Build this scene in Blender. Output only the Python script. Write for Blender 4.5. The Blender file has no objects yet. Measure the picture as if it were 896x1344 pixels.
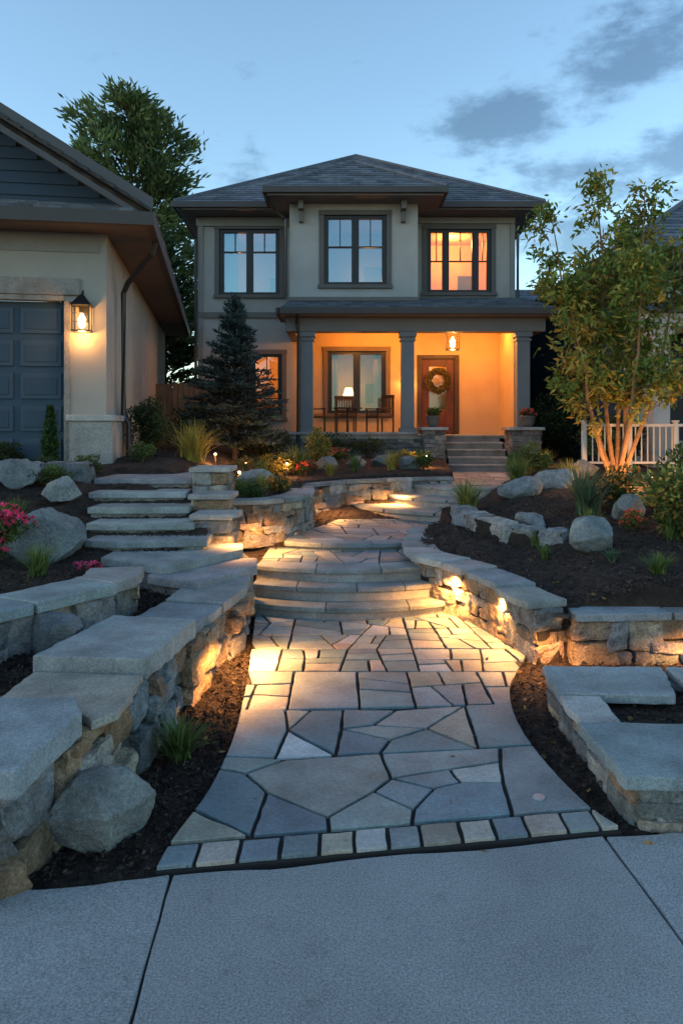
import bpy, math, random
import numpy as np
from mathutils import Vector, Matrix, noise
R = random.Random(23)
NR = np.random.default_rng(5)
C = bpy.context.scene.collection
U = R.uniform

# ------------------------------------------------------------------ mesh builder
class MB:
    def __init__(s): s.v=[]; s.f=[]; s.c=[]; s.m=[]
    def add(s, verts, faces, col=(1,1,1), mi=0):
        o=len(s.v); s.v.extend([tuple(p) for p in verts])
        for f in faces:
            s.f.append(tuple(i+o for i in f)); s.c.append(col); s.m.append(mi)
    def box(s,x0,x1,y0,y1,z0,z1,col=(1,1,1),mi=0):
        v=[(x0,y0,z0),(x1,y0,z0),(x1,y1,z0),(x0,y1,z0),(x0,y0,z1),(x1,y0,z1),(x1,y1,z1),(x0,y1,z1)]
        s.add(v,[(0,3,2,1),(4,5,6,7),(0,1,5,4),(1,2,6,5),(2,3,7,6),(3,0,4,7)],col,mi)
    def prism(s,out,z0,z1,col=(1,1,1),mi=0):
        n=len(out)
        a=sum(out[i][0]*out[(i+1)%n][1]-out[(i+1)%n][0]*out[i][1] for i in range(n))
        if a<0: out=list(reversed(out))
        v=[(p[0],p[1],z0) for p in out]+[(p[0],p[1],z1) for p in out]
        f=[tuple(range(n,2*n)),tuple(reversed(range(n)))]
        f+=[(i,(i+1)%n,(i+1)%n+n,i+n) for i in range(n)]
        s.add(v,f,col,mi)
    def tube(s,pts,rad,sides=6,col=(1,1,1),mi=0):
        pts=[Vector(p) for p in pts]; n=len(pts)
        if not hasattr(rad,'__len__'): rad=[rad]*n
        vs=[];fs=[]
        for i,p in enumerate(pts):
            t=(pts[min(i+1,n-1)]-pts[max(i-1,0)]).normalized()
            a=t.cross(Vector((0,0,1)))
            if a.length<.05: a=t.cross(Vector((1,0,0)))
            a.normalize(); b=t.cross(a)
            for k in range(sides):
                an=2*math.pi*k/sides
                vs.append(p+(a*math.cos(an)+b*math.sin(an))*rad[i])
        for i in range(n-1):
            for k in range(sides):
                k2=(k+1)%sides
                fs.append((i*sides+k,(i+1)*sides+k,(i+1)*sides+k2,i*sides+k2))
        fs.append(tuple(range(sides))); fs.append(tuple(reversed(range((n-1)*sides,n*sides))))
        s.add(vs,fs,col,mi)
    def lathe(s,c,prof,sides=16,col=(1,1,1),mi=0):
        vs=[];fs=[]
        for r,z in prof:
            for k in range(sides):
                an=2*math.pi*k/sides; vs.append((c[0]+r*math.cos(an),c[1]+r*math.sin(an),c[2]+z))
        for i in range(len(prof)-1):
            for k in range(sides):
                k2=(k+1)%sides; fs.append((i*sides+k,i*sides+k2,(i+1)*sides+k2,(i+1)*sides+k))
        fs.append(tuple(reversed(range(sides)))); fs.append(tuple(range((len(prof)-1)*sides,len(prof)*sides)))
        s.add(vs,fs,col,mi)
    def leaves(s,P,D,L,W,cols,mi=0):
        P=np.asarray(P,float);D=np.asarray(D,float);n=len(P)
        if n==0: return
        D=D/(np.linalg.norm(D,axis=1,keepdims=True)+1e-9)
        rnd=NR.normal(size=(n,3)); S=np.cross(D,rnd); S/=np.linalg.norm(S,axis=1,keepdims=True)+1e-9
        L=np.broadcast_to(np.asarray(L,float),(n,))[:,None]; W=np.broadcast_to(np.asarray(W,float),(n,))[:,None]
        q=np.stack([P,P+D*L*.45+S*W*.5,P+D*L,P+D*L*.45-S*W*.5],1).reshape(-1,3)
        o=len(s.v); s.v.extend(map(tuple,q.tolist()))
        idx=(np.arange(n*4)+o).reshape(n,4)
        s.f.extend(map(tuple,idx.tolist()))
        s.c.extend(map(tuple,np.asarray(cols,float).tolist())); s.m.extend([mi]*n)
    def obj(s,name,mats,parent=None,smooth=False,bevel=0,seg=2,inv=False):
        me=bpy.data.meshes.new(name); me.from_pydata(s.v,[],s.f)
        for m in (mats if isinstance(mats,(list,tuple)) else [mats]): me.materials.append(m)
        n=len(me.polygons)
        me.polygons.foreach_set('material_index',s.m)
        if smooth: me.polygons.foreach_set('use_smooth',[True]*n)
        tot=np.empty(n,dtype=np.int32); me.polygons.foreach_get('loop_total',tot)
        c=np.ones((n,4)); c[:,:3]=np.array(s.c)[:,:3]
        ca=me.color_attributes.new(name='Col',type='FLOAT_COLOR',domain='CORNER')
        ca.data.foreach_set('color',np.repeat(c,tot,axis=0).ravel())
        me.update()
        ob=bpy.data.objects.new(name,me); C.objects.link(ob)
        if parent: 
            ob.parent=parent
            if inv: ob.matrix_parent_inverse=Matrix.Translation(parent.location).inverted()
        if bevel:
            b=ob.modifiers.new('bevel','BEVEL'); b.width=bevel; b.segments=seg; b.limit_method='ANGLE'; b.angle_limit=math.radians(40)
        return ob
def empty(name,loc=(0,0,0),rz=0,parent=None):
    e=bpy.data.objects.new(name,None); e.location=loc; e.rotation_euler=(0,0,rz); e.empty_display_size=.3
    C.objects.link(e); e.parent=parent; return e

# ------------------------------------------------------------------ materials
def base(name,rough=.8,spec=.3):
    m=bpy.data.materials.new(name); m.use_nodes=True; nt=m.node_tree
    b=nt.nodes['Principled BSDF']; b.inputs['Roughness'].default_value=rough; b.inputs['Specular IOR Level'].default_value=spec
    return m,nt,b
def N(nt,t,**k):
    n=nt.nodes.new(t)
    for a,v in k.items(): setattr(n,a,v)
    return n
def noise_n(nt,vec,scale,detail=5,rough=.6):
    n=N(nt,'ShaderNodeTexNoise'); n.inputs['Scale'].default_value=scale; n.inputs['Detail'].default_value=detail; n.inputs['Roughness'].default_value=rough
    nt.links.new(vec,n.inputs['Vector']); return n.outputs['Fac']
def rng(nt,src,a,b,lo=.3,hi=.7):
    n=N(nt,'ShaderNodeMapRange'); nt.links.new(src,n.inputs['Value'])
    n.inputs['From Min'].default_value=lo;n.inputs['From Max'].default_value=hi;n.inputs['To Min'].default_value=a;n.inputs['To Max'].default_value=b
    return n.outputs['Result']
def mul(nt,a,b,op='MULTIPLY'):
    n=N(nt,'ShaderNodeMath',operation=op)
    for i,x in enumerate((a,b)):
        if isinstance(x,(int,float)): n.inputs[i].default_value=x
        else: nt.links.new(x,n.inputs[i])
    return n.outputs[0]
def vscale(nt,col,f):
    n=N(nt,'ShaderNodeVectorMath',operation='SCALE'); nt.links.new(col,n.inputs[0])
    if isinstance(f,(int,float)): n.inputs['Scale'].default_value=f
    else: nt.links.new(f,n.inputs['Scale'])
    return n.outputs[0]
def bump(nt,b,h,strength=.5,dist=.01):
    n=N(nt,'ShaderNodeBump'); n.inputs['Strength'].default_value=strength; n.inputs['Distance'].default_value=dist
    nt.links.new(h,n.inputs['Height']); nt.links.new(n.outputs[0],b.inputs['Normal'])
def surf(name,s1=4,s2=40,v1=(.75,1.2),v2=(.85,1.15),rough=.85,bs=.5,bd=.01,tint=None,spec=.3,speck=0,ssc=230,big=None):
    m,nt,b=base(name,rough,spec)
    tc=N(nt,'ShaderNodeTexCoord').outputs['Object']; at=N(nt,'ShaderNodeAttribute'); at.attribute_name='Col'
    n1=noise_n(nt,tc,s1,6); n2=noise_n(nt,tc,s2,6,.7)
    c=vscale(nt,at.outputs['Color'],mul(nt,rng(nt,n1,*v1),rng(nt,n2,*v2)))
    if tint:
        n3=noise_n(nt,tc,s1*.6+1.3,4); c2=N(nt,'ShaderNodeMix',data_type='RGBA',blend_type='MULTIPLY')
        nt.links.new(rng(nt,n3,0,1,.45,.65),c2.inputs[0]); nt.links.new(c,c2.inputs[6]); c2.inputs[7].default_value=(*tint,1); c=c2.outputs[2]
    if speck:
        vo=N(nt,'ShaderNodeTexNoise'); vo.inputs['Scale'].default_value=ssc; vo.inputs['Detail'].default_value=2
        nt.links.new(tc,vo.inputs['Vector']); c=vscale(nt,c,rng(nt,vo.outputs['Fac'],1-speck,1+speck))
    if big:
        nb=noise_n(nt,tc,big,3,.5); c=vscale(nt,c,rng(nt,nb,.86,1.1)); nd=noise_n(nt,tc,7,8,.75); c=vscale(nt,c,rng(nt,nd,.72,1,.30,.44))
    nt.links.new(c,b.inputs['Base Color'])
    bump(nt,b,mul(nt,mul(nt,n1,.6),n2,'ADD'),bs,bd)
    return m
def plain(name,col,rough=.6,metal=0,spec=.4):
    m,nt,b=base(name,rough,spec); b.inputs['Metallic'].default_value=metal
    tc=N(nt,'ShaderNodeTexCoord').outputs['Object']; n=noise_n(nt,tc,9,5)
    rgb=N(nt,'ShaderNodeRGB'); rgb.outputs[0].default_value=(*col,1)
    nt.links.new(vscale(nt,rgb.outputs[0],rng(nt,n,.85,1.12)),b.inputs['Base Color']); return m
def emit(name,col,st):
    m=bpy.data.materials.new(name); m.use_nodes=True; nt=m.node_tree; nt.nodes.clear()
    e=N(nt,'ShaderNodeEmission'); e.inputs[0].default_value=(*col,1); e.inputs[1].default_value=st
    o=N(nt,'ShaderNodeOutputMaterial'); nt.links.new(e.outputs[0],o.inputs[0]); return m
def foliage(name,trans=.3):
    m,nt,b=base(name,.65,.25); at=N(nt,'ShaderNodeAttribute'); at.attribute_name='Col'
    nt.links.new(at.outputs['Color'],b.inputs['Base Color'])
    t=N(nt,'ShaderNodeBsdfTranslucent'); nt.links.new(vscale(nt,at.outputs['Color'],1.3),t.inputs[0])
    ms=N(nt,'ShaderNodeMixShader'); ms.inputs[0].default_value=trans
    nt.links.new(b.outputs[0],ms.inputs[1]); nt.links.new(t.outputs[0],ms.inputs[2])
    nt.links.new(ms.outputs[0],nt.nodes['Material Output'].inputs[0]); return m
def glass(name,refl=.3):
    m=bpy.data.materials.new(name); m.use_nodes=True; nt=m.node_tree; nt.nodes.clear()
    tr=N(nt,'ShaderNodeBsdfTransparent'); tr.inputs[0].default_value=(.85,.88,.9,1)
    g=N(nt,'ShaderNodeBsdfGlossy'); g.inputs['Roughness'].default_value=.02; g.inputs[0].default_value=(.48,.76,.9,1)
    f=N(nt,'ShaderNodeLayerWeight'); f.inputs[0].default_value=.35
    tc=N(nt,'ShaderNodeTexCoord').outputs['Object']; bu=N(nt,'ShaderNodeBump'); bu.inputs['Strength'].default_value=.08
    nt.links.new(noise_n(nt,tc,1.5,2),bu.inputs['Height']); nt.links.new(bu.outputs[0],g.inputs['Normal'])
    ms=N(nt,'ShaderNodeMixShader'); nt.links.new(mul(nt,mul(nt,f.outputs['Fresnel'],.6),refl,'ADD'),ms.inputs[0])
    nt.links.new(tr.outputs[0],ms.inputs[1]); nt.links.new(g.outputs[0],ms.inputs[2])
    o=N(nt,'ShaderNodeOutputMaterial'); nt.links.new(ms.outputs[0],o.inputs[0]); return m

mRock=surf('ledge_stone',7,48,(.5,1.4),(.55,1.45),.85,1,.03,tint=(1.0,.90,.78),speck=.22,ssc=140)
mBoulder=surf('boulder_rock',4,40,(.5,1.4),(.65,1.35),.85,1,.035,tint=(.95,.92,.86),speck=.25,ssc=130)
mFlag=surf('flagstone',3,40,(.68,1.27),(.78,1.22),.55,.5,.008,tint=(1.0,.98,.94),spec=.4,speck=.22,ssc=140)
mCap=surf('bluestone_cap',3,50,(.64,1.3),(.72,1.25),.7,.8,.015,tint=(.95,.95,.92),speck=.25,ssc=140)
mConc=surf('broom_concrete',2.2,110,(.9,1.08),(.82,1.16),.75,.6,.006,speck=.35,ssc=120,big=.9)
mGrout=plain('joint_sand',(.02,.019,.019),.95)
mMulch=surf('bark_mulch',9,70,(.5,1.5),(.4,1.7),.95,1,.04)
mGround=surf('ground_turf',.6,30,(.7,1.2),(.6,1.3),.95,.6,.03)
mStucco=surf('stucco',1.5,160,(.88,1.07),(.86,1.1),.9,.5,.006)
mTrim=surf('painted_trim',3,50,(.92,1.06),(.95,1.05),.6,.15,.002)
mShing=surf('roof_shingle',8,60,(.75,1.25),(.7,1.3),.85,.6,.01)
mWood=surf('wood',3,30,(.7,1.2),(.8,1.2),.5,.3,.004)
mBlack=plain('black_frame',(.010,.011,.013),.4)
mMetal=plain('dark_metal',(.05,.043,.038),.4,.3)
mFol=foliage('foliage'); mBark=surf('bark',6,40,(.6,1.3),(.6,1.3),.95,1,.02)
mGlass=glass('window_glass',.10); mGlassR=glass('sky_window_glass',.32)
mRoom=surf('room_paint',2,20,(.8,1.1),(.95,1.05),.9,.1,.002)
mBulb=emit('warm_bulb',(1,.5,.16),22); mBulbS=emit('lantern_glow',(1,.5,.17),7)
WARM=(1,.42,.11); LF=2.9

def light(name,loc,e,size=.04,col=WARM,parent=None,kind='POINT',inv=True,spot=None,dirv=None):
    l=bpy.data.lights.new(name,kind); l.energy=e*LF; l.color=col; l.shadow_soft_size=size
    if spot: l.spot_size=math.radians(spot); l.spot_blend=.7
    o=bpy.data.objects.new(name,l); o.location=loc
    if dirv: o.rotation_euler=Vector(dirv).to_track_quat('-Z','Y').to_euler()
    C.objects.link(o)
    if parent:
        o.parent=parent
        if inv: o.matrix_parent_inverse=Matrix.Translation(parent.location).inverted()
    return o

# ------------------------------------------------------------------ 2D helpers
def smooth(pts,n=8):
    P=[Vector(p) for p in pts]; P=[P[0]*2-P[1]]+P+[P[-1]*2-P[-2]]; out=[]
    for i in range(1,len(P)-2):
        p0,p1,p2,p3=P[i-1:i+3]
        for k in range(n):
            t=k/n; out.append(.5*((2*p1)+(p2-p0)*t+(2*p0-5*p1+4*p2-p3)*t*t+(3*p1-p0-3*p2+p3)*t**3))
    out.append(P[-2]); return out
class Curve:
    def __init__(s,pts,n=8):
        s.p=smooth([(a[0],a[1]) for a in pts],n); s.s=[0]
        for a,b in zip(s.p,s.p[1:]): s.s.append(s.s[-1]+(b-a).length)
        s.L=s.s[-1]
    def at(s,t,side=1):
        t=max(0,min(s.L,t)); i=max(0,min(len(s.p)-2,int(np.searchsorted(s.s,t))-1))
        a,b=s.p[i],s.p[i+1]; d=s.s[i+1]-s.s[i]; f=(t-s.s[i])/d if d else 0
        i0=max(0,i-1); i1=min(len(s.p)-1,i+2)
        T=(s.p[i1]-s.p[i0]).normalized()
        return a.lerp(b,f),Vector((T.y,-T.x))*side
    def off(s,d,side=1,step=.1):
        n=max(2,int(s.L/step)); r=[]
        for k in range(n+1):
            p,nn=s.at(s.L*k/n,side); r.append((p.x+nn.x*d,p.y+nn.y*d))
        return r
def template(n=4,k=8):
    g=np.linspace(-1,1,n+1); vs={};F=[];V=[]
    g=np.sign(g)*np.abs(g)**.75
    def vid(p):
        key=tuple(np.round(p,4))
        if key not in vs: vs[key]=len(V); V.append(p)
        return vs[key]
    for ax in range(3):
        for sg in (-1,1):
            for i in range(n):
                for j in range(n):
                    q=[]
                    for (a,b) in ((i,j),(i+1,j),(i+1,j+1),(i,j+1)):
                        p=np.zeros(3); p[ax]=sg; p[(ax+1)%3]=g[a]; p[(ax+2)%3]=g[b]; q.append(vid(p))
                    F.append(tuple(q if sg>0 else q[::-1]))
    V=np.array(V); r=(np.abs(V)**k).sum(1)**(1/k)
    return V/r[:,None],F
TV,TF=template(6,14)
def stone(mb,c8,col,amp=.008,fr=10):
    u=(TV+1)/2; w=[(1-u[:,i],u[:,i]) for i in range(3)]
    P=np.zeros((len(TV),3))
    for i in (0,1):
        for j in (0,1):
            for k in (0,1):
                P+=(w[0][i]*w[1][j]*w[2][k])[:,None]*np.array(c8[i][j][k])
    sd=U(0,50)
    out=[]
    for p in P:
        v=Vector(p); q=v*fr+Vector((sd,sd,0)); nn=noise.noise_vector(q)+.7*noise.noise_vector(q*2.7); out.append(v+nn*amp*1.4)
    mb.add(out,TF,col)
PAL=[(.40,.33,.24),(.30,.23,.16),(.24,.19,.14),(.30,.30,.29),(.21,.225,.23),(.40,.35,.28),(.33,.325,.31),(.33,.25,.17),(.19,.215,.23),(.26,.275,.28)]
PALG=[(.27,.29,.295),(.20,.225,.24),(.34,.34,.325),(.33,.29,.235),(.17,.195,.21),(.26,.23,.19)]
PALW=[(.27,.285,.29),(.19,.215,.235),(.38,.29,.19),(.31,.215,.135),(.38,.32,.24),(.24,.25,.245),(.17,.195,.215),(.34,.33,.31),(.27,.285,.29),(.24,.175,.12)]
def jc(c,a=.12):
    f=U(1-a,1+a); return tuple(x*f*U(.96,1.04) for x in c)
CAPC=((.215,.25,.265),(.27,.295,.30),(.19,.225,.24),(.30,.31,.295),(.24,.265,.27))
def wall(name,pts,z0f,z1f,side,thick=.26,ch=(.28,.55),hh=(.09,.2),pal=PAL,cap=True,capt=.06,over=.04,capw=None,capl=(.5,.9),jit=.03,amp=.009,n=8,capcol=CAPC,caprand=0.0,caprot=0,slope=.022,capstart=0,extra=()):
    cv=Curve(pts,n)
    if not callable(z0f): a0=z0f; z0f=lambda s:a0
    if not callable(z1f): a1=z1f; z1f=lambda s:a1
    e=empty(name,(cv.p[0].x,cv.p[0].y,z0f(0)))
    mb=MB(); ct=capt if cap else 0
    s=0
    while s<cv.L-1e-3:
        w=U(*ch)
        if cv.L-s-w<.18: w=cv.L-s
        za,zb=z0f(s+w/2)-.05,z1f(s+w/2)-ct
        k=max(1,round((zb-za)/U(*hh))); cuts=[0]+sorted([(i+U(-.32,.32))/k for i in range(1,k)])+[1]
        for c in range(k):
            h0,h1=za+(zb-za)*cuts[c],za+(zb-za)*cuts[c+1]
            sp=[s-U(0,.07),s+w+U(0,.07)]
            if w>.28 and R.random()<.55: sp=[sp[0],s+w*U(.25,.75),sp[1]]
            for q in range(len(sp)-1):
                s0,s1=sp[q]+.002,sp[q+1]-.002; col=jc(R.choice(pal),.25)
                f=U(-.01,jit); c8=[[[None,None],[None,None]],[[None,None],[None,None]]]; sl=U(-.05,.05)
                for i,ss in enumerate((s0,s1)):
                    p,nn=cv.at(ss,side); ex=ss-max(0,min(cv.L,ss)); T=Vector((-nn.y,nn.x))*side
                    for j,o in enumerate((-thick,f+U(-.02,.02))):
                        for kk,z in enumerate((h0,h1)):
                            zz=z+(U(-slope,slope) if not((kk==1 and c==k-1)or(kk==0 and c==0)) else -.004)
                            shf=sl*(kk-.5)
                            c8[i][j][kk]=(p.x+nn.x*o+T.x*(ex*.3+shf)+U(-.008,.008),p.y+nn.y*o+T.y*(ex*.3+shf)+U(-.008,.008),zz)
                stone(mb,c8,col,amp)
        s+=w
    mb.obj('stones',mRock,e,inv=True)
    core=MB(); ns=max(2,int(cv.L/.12))
    for q in range(ns):
        a=cv.L*q/ns;b=cv.L*(q+1)/ns
        (p,na),(r,nb)=cv.at(a,side),cv.at(b,side)
        o=[(p.x-na.x*.05,p.y-na.y*.05),(r.x-nb.x*.05,r.y-nb.y*.05),(r.x-nb.x*(thick-.02),r.y-nb.y*(thick-.02)),(p.x-na.x*(thick-.02),p.y-na.y*(thick-.02))]
        core.prism(o,z0f(a)-.1,z1f(a)-ct-.03,(.03,.026,.022))
    core.obj('core',mMulch,e,inv=True)
    if cap:
        cb=MB(); s=capstart; cw=capw or thick+.06
        while s<cv.L-1e-3:
            w=U(*capl)
            if cv.L-s-w<.3: w=cv.L-s
            m=max(2,int(w/.07)); A=[];B=[]; ov=over+U(-.3,1)*caprot; ov2=over+U(-.3,1)*caprot; wd=U(-caprot,caprot)
            for q in range(m+1):
                ss=s+.008+(w-.016)*q/m; p,nn=cv.at(ss,side); o_=ov+(ov2-ov)*q/m
                A.append((p.x+nn.x*(o_+U(-.008,.008)),p.y+nn.y*(o_+U(-.008,.008))))
                B.append((p.x-nn.x*(cw+wd+U(-.02,.01)),p.y-nn.y*(cw+wd+U(-.02,.01))))
            dz=U(-caprand,caprand); z=z1f(s+w/2)+dz; cb.prism(A+B[::-1],z1f(s+w/2)-capt-max(0,-dz)-.0,z+U(-.004,.004),jc(R.choice(capcol),.16))
            s+=w
        for pp,z0_,z1_,cc in extra: cb.prism(rag(pp,.009,.06),z0_,z1_,cc)
        cb.obj('cap_slabs',mCap,e,bevel=.010,inv=True)
    return e,cv
def rag(pts,j=.007,step=.08):
    o=[]
    for i in range(len(pts)):
        a,b=pts[i],pts[(i+1)%len(pts)]; m=max(1,int(math.hypot(b[0]-a[0],b[1]-a[1])/step))
        for k in range(m): o.append((a[0]+(b[0]-a[0])*k/m+(U(-j,j) if k else 0),a[1]+(b[1]-a[1])*k/m+(U(-j,j) if k else 0)))
    return o

# ------------------------------------------------------------------ key lines (metres)
LW=[(-3.6,3.02),(-2.2,3.03),(-1.52,3.05),(-1.34,3.2),(-1.27,3.6),(-1.15,4.4),(-1.1,5.1),(-.98,6.0),(-.88,6.6),(-.9,7.0)]
W2=[(-3.6,3.9),(-2.5,4.4),(-2.17,4.8),(-1.88,5.3),(-1.62,5.8),(-1.68,6.25)]
W3=[(-1.45,9.3),(-1.0,9.38),(-.65,9.7),(-.46,10.3),(-.43,11.0),(-.45,11.7),(-.15,12.25),(.4,12.7),(1.1,13.1),(1.95,13.35)]
RW=[(1.3,9.9),(1.15,9.4),(1.03,8.75),(1.04,8.25),(1.17,7.95),(1.36,7.65),(1.5,7.3),(1.62,6.9),(1.7,6.5),(1.8,6.2)]
RW2=[(1.86,6.12),(2.4,6.14),(3.2,6.2),(5.5,6.3)]
R2=[(1.78,10.5),(1.82,9.9),(1.95,9.3),(2.2,8.8),(2.55,8.55)]
cL,c2,c3,cR=Curve(LW),Curve(W2),Curve(W3),Curve(RW)
polyB=[(-30,3.2)]+cL.off(-.14,1)+[(-1.1,7.15),(-1.3,8.4),(-1.6,9.5),(-30,9.75)]
polyB2=[(-30,4.0)]+c2.off(-.12,1)+[(-1.85,6.6),(-2.0,7.1),(-1.4,8.0),(-1.5,8.7),(-1.6,9.6),(-30,9.75)]
polyA=[(-1.6,9.44)]+c3.off(-.13,1)+[(1.98,13.6),(2.1,14.5),(2.25,17),(2.3,34),(-30,34),(-30,9.7)]
polyC=[(1.4,11.0),(1.42,9.95)]+cR.off(-.13,-1)+[(1.95,6.3),(30,6.4),(30,34),(4.3,34),(4.2,17),(3.75,14.5),(2.9,12.9),(2.1,11.6)]
polyU=[(1.5,3.7),(30,3.7),(30,5.1),(1.5,5.1)]
def pip(X,Y,poly):
    ins=np.zeros(X.shape,bool); n=len(poly)
    for i in range(n):
        x0,y0=poly[i];x1,y1=poly[(i+1)%n]
        c=((y0>Y)!=(y1>Y))
        xi=(x1-x0)*(Y-y0)/((y1-y0) if y1!=y0 else 1e-9)+x0
        ins^=c&(X<xi)
    return ins
def sst(t): t=np.clip(t,0,1); return t*t*(3-2*t)
def H(X,Y):
    X=np.asarray(X,float);Y=np.asarray(Y,float)
    Z=np.full(X.shape,-.02)
    Z=np.where((Y>8.28),.36,Z); Z=np.where(Y>9.45,.44+.02*(Y-9.2),Z); Z=np.where(Y>11.5,.5+.12*(Y-11.5),Z); Z=np.minimum(Z,.8)
    zc=np.minimum(.43+.075*np.maximum(Y-7,0)+.15*sst((X-1.9)/.8),1.12); Z=np.where(pip(X,Y,polyC),zc,Z)
    Z=np.where(pip(X,Y,polyU)&(Y<5.2),.15,Z)
    Z=np.where(pip(X,Y,polyB),.41,Z)
    zb=.69+.26*np.maximum(Y-7.4,0)+.25*sst((-X-3.4)/1.5); 
    zs=np.interp(Y,[6.3,6.8,7.2,7.6,8.05,8.6,9.1,9.75],[.60,.50,.55,.64,.76,.88,1.0,1.15])+np.maximum(-2.95-X,0)*.6
    zb=np.where(Y>6.4,np.minimum(zb,zs),zb)
    Z=np.where(pip(X,Y,polyB2),zb,Z)
    za=np.clip(.93+.04*(Y-9.5),.93,1.2); t=sst((-X-1.7)/.9); za=za*(1-t)+np.clip(1.2+.14*(Y-9.75),1.18,1.42)*t
    Z=np.where(pip(X,Y,polyA),za,Z)
    Z=np.where((X>-3.15)&(X<-1.9)&(Y>9.6)&(Y<10.6),1.12,Z)
    return Z
def h(x,y): return float(H(np.array([x]),np.array([y]))[0])

xs=np.concatenate([np.arange(-14,-4.5,.5),np.arange(-4.5,5,.05),np.arange(5,16,.5)])
ys=np.concatenate([np.arange(3.0,14,.05),np.arange(14,34,.4)])
X,Y=np.meshgrid(xs,ys); Z=H(X,Y)
edge=3.345+.159*X
Z=np.where(Y<edge+.02,-.05,Z)
Z=Z+NR.normal(0,.007,Z.shape)
ny,nx=X.shape
gm=MB(); gm.v=list(zip(X.ravel().tolist(),Y.ravel().tolist(),Z.ravel().tolist()))
for j in range(ny-1):
    for i in range(nx-1):
        a=j*nx+i; gm.f.append((a,a+1,a+nx+1,a+nx))
nf=len(gm.f); gm.c=[(.045,.032,.026)]*nf; gm.m=[0]*nf
def chips(n,x0,x1,y0,y1):
    P=np.stack([NR.uniform(x0,x1,n),NR.uniform(y0,y1,n)],1); z=H(P[:,0],P[:,1])+.004+NR.uniform(0,.012,n)
    ok=P[:,1]>3.345+.159*P[:,0]+.05; P=np.column_stack([P,z])[ok]; m=len(P)
    D=NR.normal(size=(m,3)); D[:,2]*=.35
    b=NR.uniform(.35,1.9,m)[:,None]; col=np.array([.055,.039,.031])*b; q=NR.random(m)<.06; col[q]=np.array([.15,.11,.08])*NR.uniform(.6,1.4,(q.sum(),1))
    gm.leaves(P,D,NR.uniform(.015,.05,m),NR.uniform(.008,.02,m),col)
chips(26000,-2.2,-.4,3.1,8.0); chips(12000,.8,3.4,3.3,6.6); chips(10000,-4.2,-1.2,4,9); chips(16000,1,5,6.3,11); chips(5000,-1,1.3,8.3,12)
n=260; P=np.stack([NR.uniform(-3,3.2,n),NR.uniform(3.4,8,n)],1)
P=np.column_stack([P,H(P[:,0],P[:,1])+.02]); D=NR.normal(size=(n,3)); D[:,2]*=.2
gm.leaves(P,D,.05,.03,np.array([[.34,.21,.07]])*NR.uniform(.5,1.2,(n,1)))
gm.obj('mulch_bed',mMulch,smooth=False)

g=MB(); g.add([(-400,-400,-.12),(400,-400,-.12),(400,600,-.12),(-400,600,-.12)],[(0,1,2,3)],(.05,.06,.035)); g.obj('ground',mGround)

# ------------------------------------------------------------------ driveway slabs
d=MB(); e0=lambda x:3.335+.159*x
xc=[-7.5,-5.7,-3.9,-2.25,-.72,1.22,3.1,4.9,6.7]
for a,b in zip(xc,xc[1:]):
    n_=max(4,int((b-a)/.1)); top=[]
    for k in range(n_+1):
        x=a+.008+(b-a-.016)*k/n_; top.append((x-.0,e0(x)+(.012*math.sin(x*7)+U(-.005,.005))))
    for (yb,yt) in ((-3,1.2),(1.215,None)):
        if yt is None:
            m_=14; ls=[];rs=[]
            for k in range(m_+1):
                t_=k/m_; yl=yb+(e0(a)-yb)*t_; yr=yb+(e0(b)-yb)*t_
                ls.append((a+.006+.12*(1-t_)+U(-.004,.003),yl)); rs.append((b-.006+.12*(1-t_)+U(-.003,.004),yr))
            o=ls[:1]+rs[:-1]+top[::-1]+ls[1:-1][::-1]
        else: o=[(a+.2,yb),(b+.18,yb),(b-.008+.12,yt),(a+.008+.12,yt)]
        d.prism(o,-.11,U(-.003,.003),jc((.265,.272,.275),.08))
d.obj('concrete_driveway',mConc,bevel=.008)

# ------------------------------------------------------------------ flagstones
def clip(poly,p,n,gap=0):
    out=[]; L=len(poly)
    f=lambda q:(q[0]-p[0])*n[0]+(q[1]-p[1])*n[1]-gap
    for i in range(L):
        a,b=poly[i],poly[(i+1)%L]; fa,fb=f(a),f(b)
        if fa>=0: out.append(a)
        if (fa>=0)!=(fb>=0):
            t=fa/(fa-fb); out.append((a[0]+(b[0]-a[0])*t,a[1]+(b[1]-a[1])*t))
    return out
def area(p): return .5*sum(p[i][0]*p[(i+1)%len(p)][1]-p[(i+1)%len(p)][0]*p[i][1] for i in range(len(p)))
def bsp(poly,amin,amax,irr,out):
    A=abs(area(poly)); 
    if A<U(amin,amax): out.append(poly); return
    cx=sum(p[0] for p in poly)/len(poly); cy=sum(p[1] for p in poly)/len(poly)
    w=max(p[0] for p in poly)-min(p[0] for p in poly); hh=max(p[1] for p in poly)-min(p[1] for p in poly)
    an=(0 if w>hh*U(.75,1.1) else math.pi/2)+R.gauss(0,irr)
    nn=(math.cos(an),math.sin(an)); c=(cx+U(-.14,.14)*w,cy+U(-.14,.14)*hh)
    a=clip(poly,c,nn); b=clip(poly,c,(-nn[0],-nn[1]))
    if len(a)<3 or len(b)<3 or min(abs(area(a)),abs(area(b)))<.012: out.append(poly); return
    bsp(a,amin,amax,irr,out); bsp(b,amin,amax,irr,out)
FP=[(.12,.19,.215),(.145,.21,.23),(.20,.25,.26),(.33,.32,.28),(.28,.26,.22),(.36,.375,.365),(.14,.20,.22),(.25,.27,.265),(.18,.23,.24),(.12,.17,.19),(.22,.26,.265)]
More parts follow.
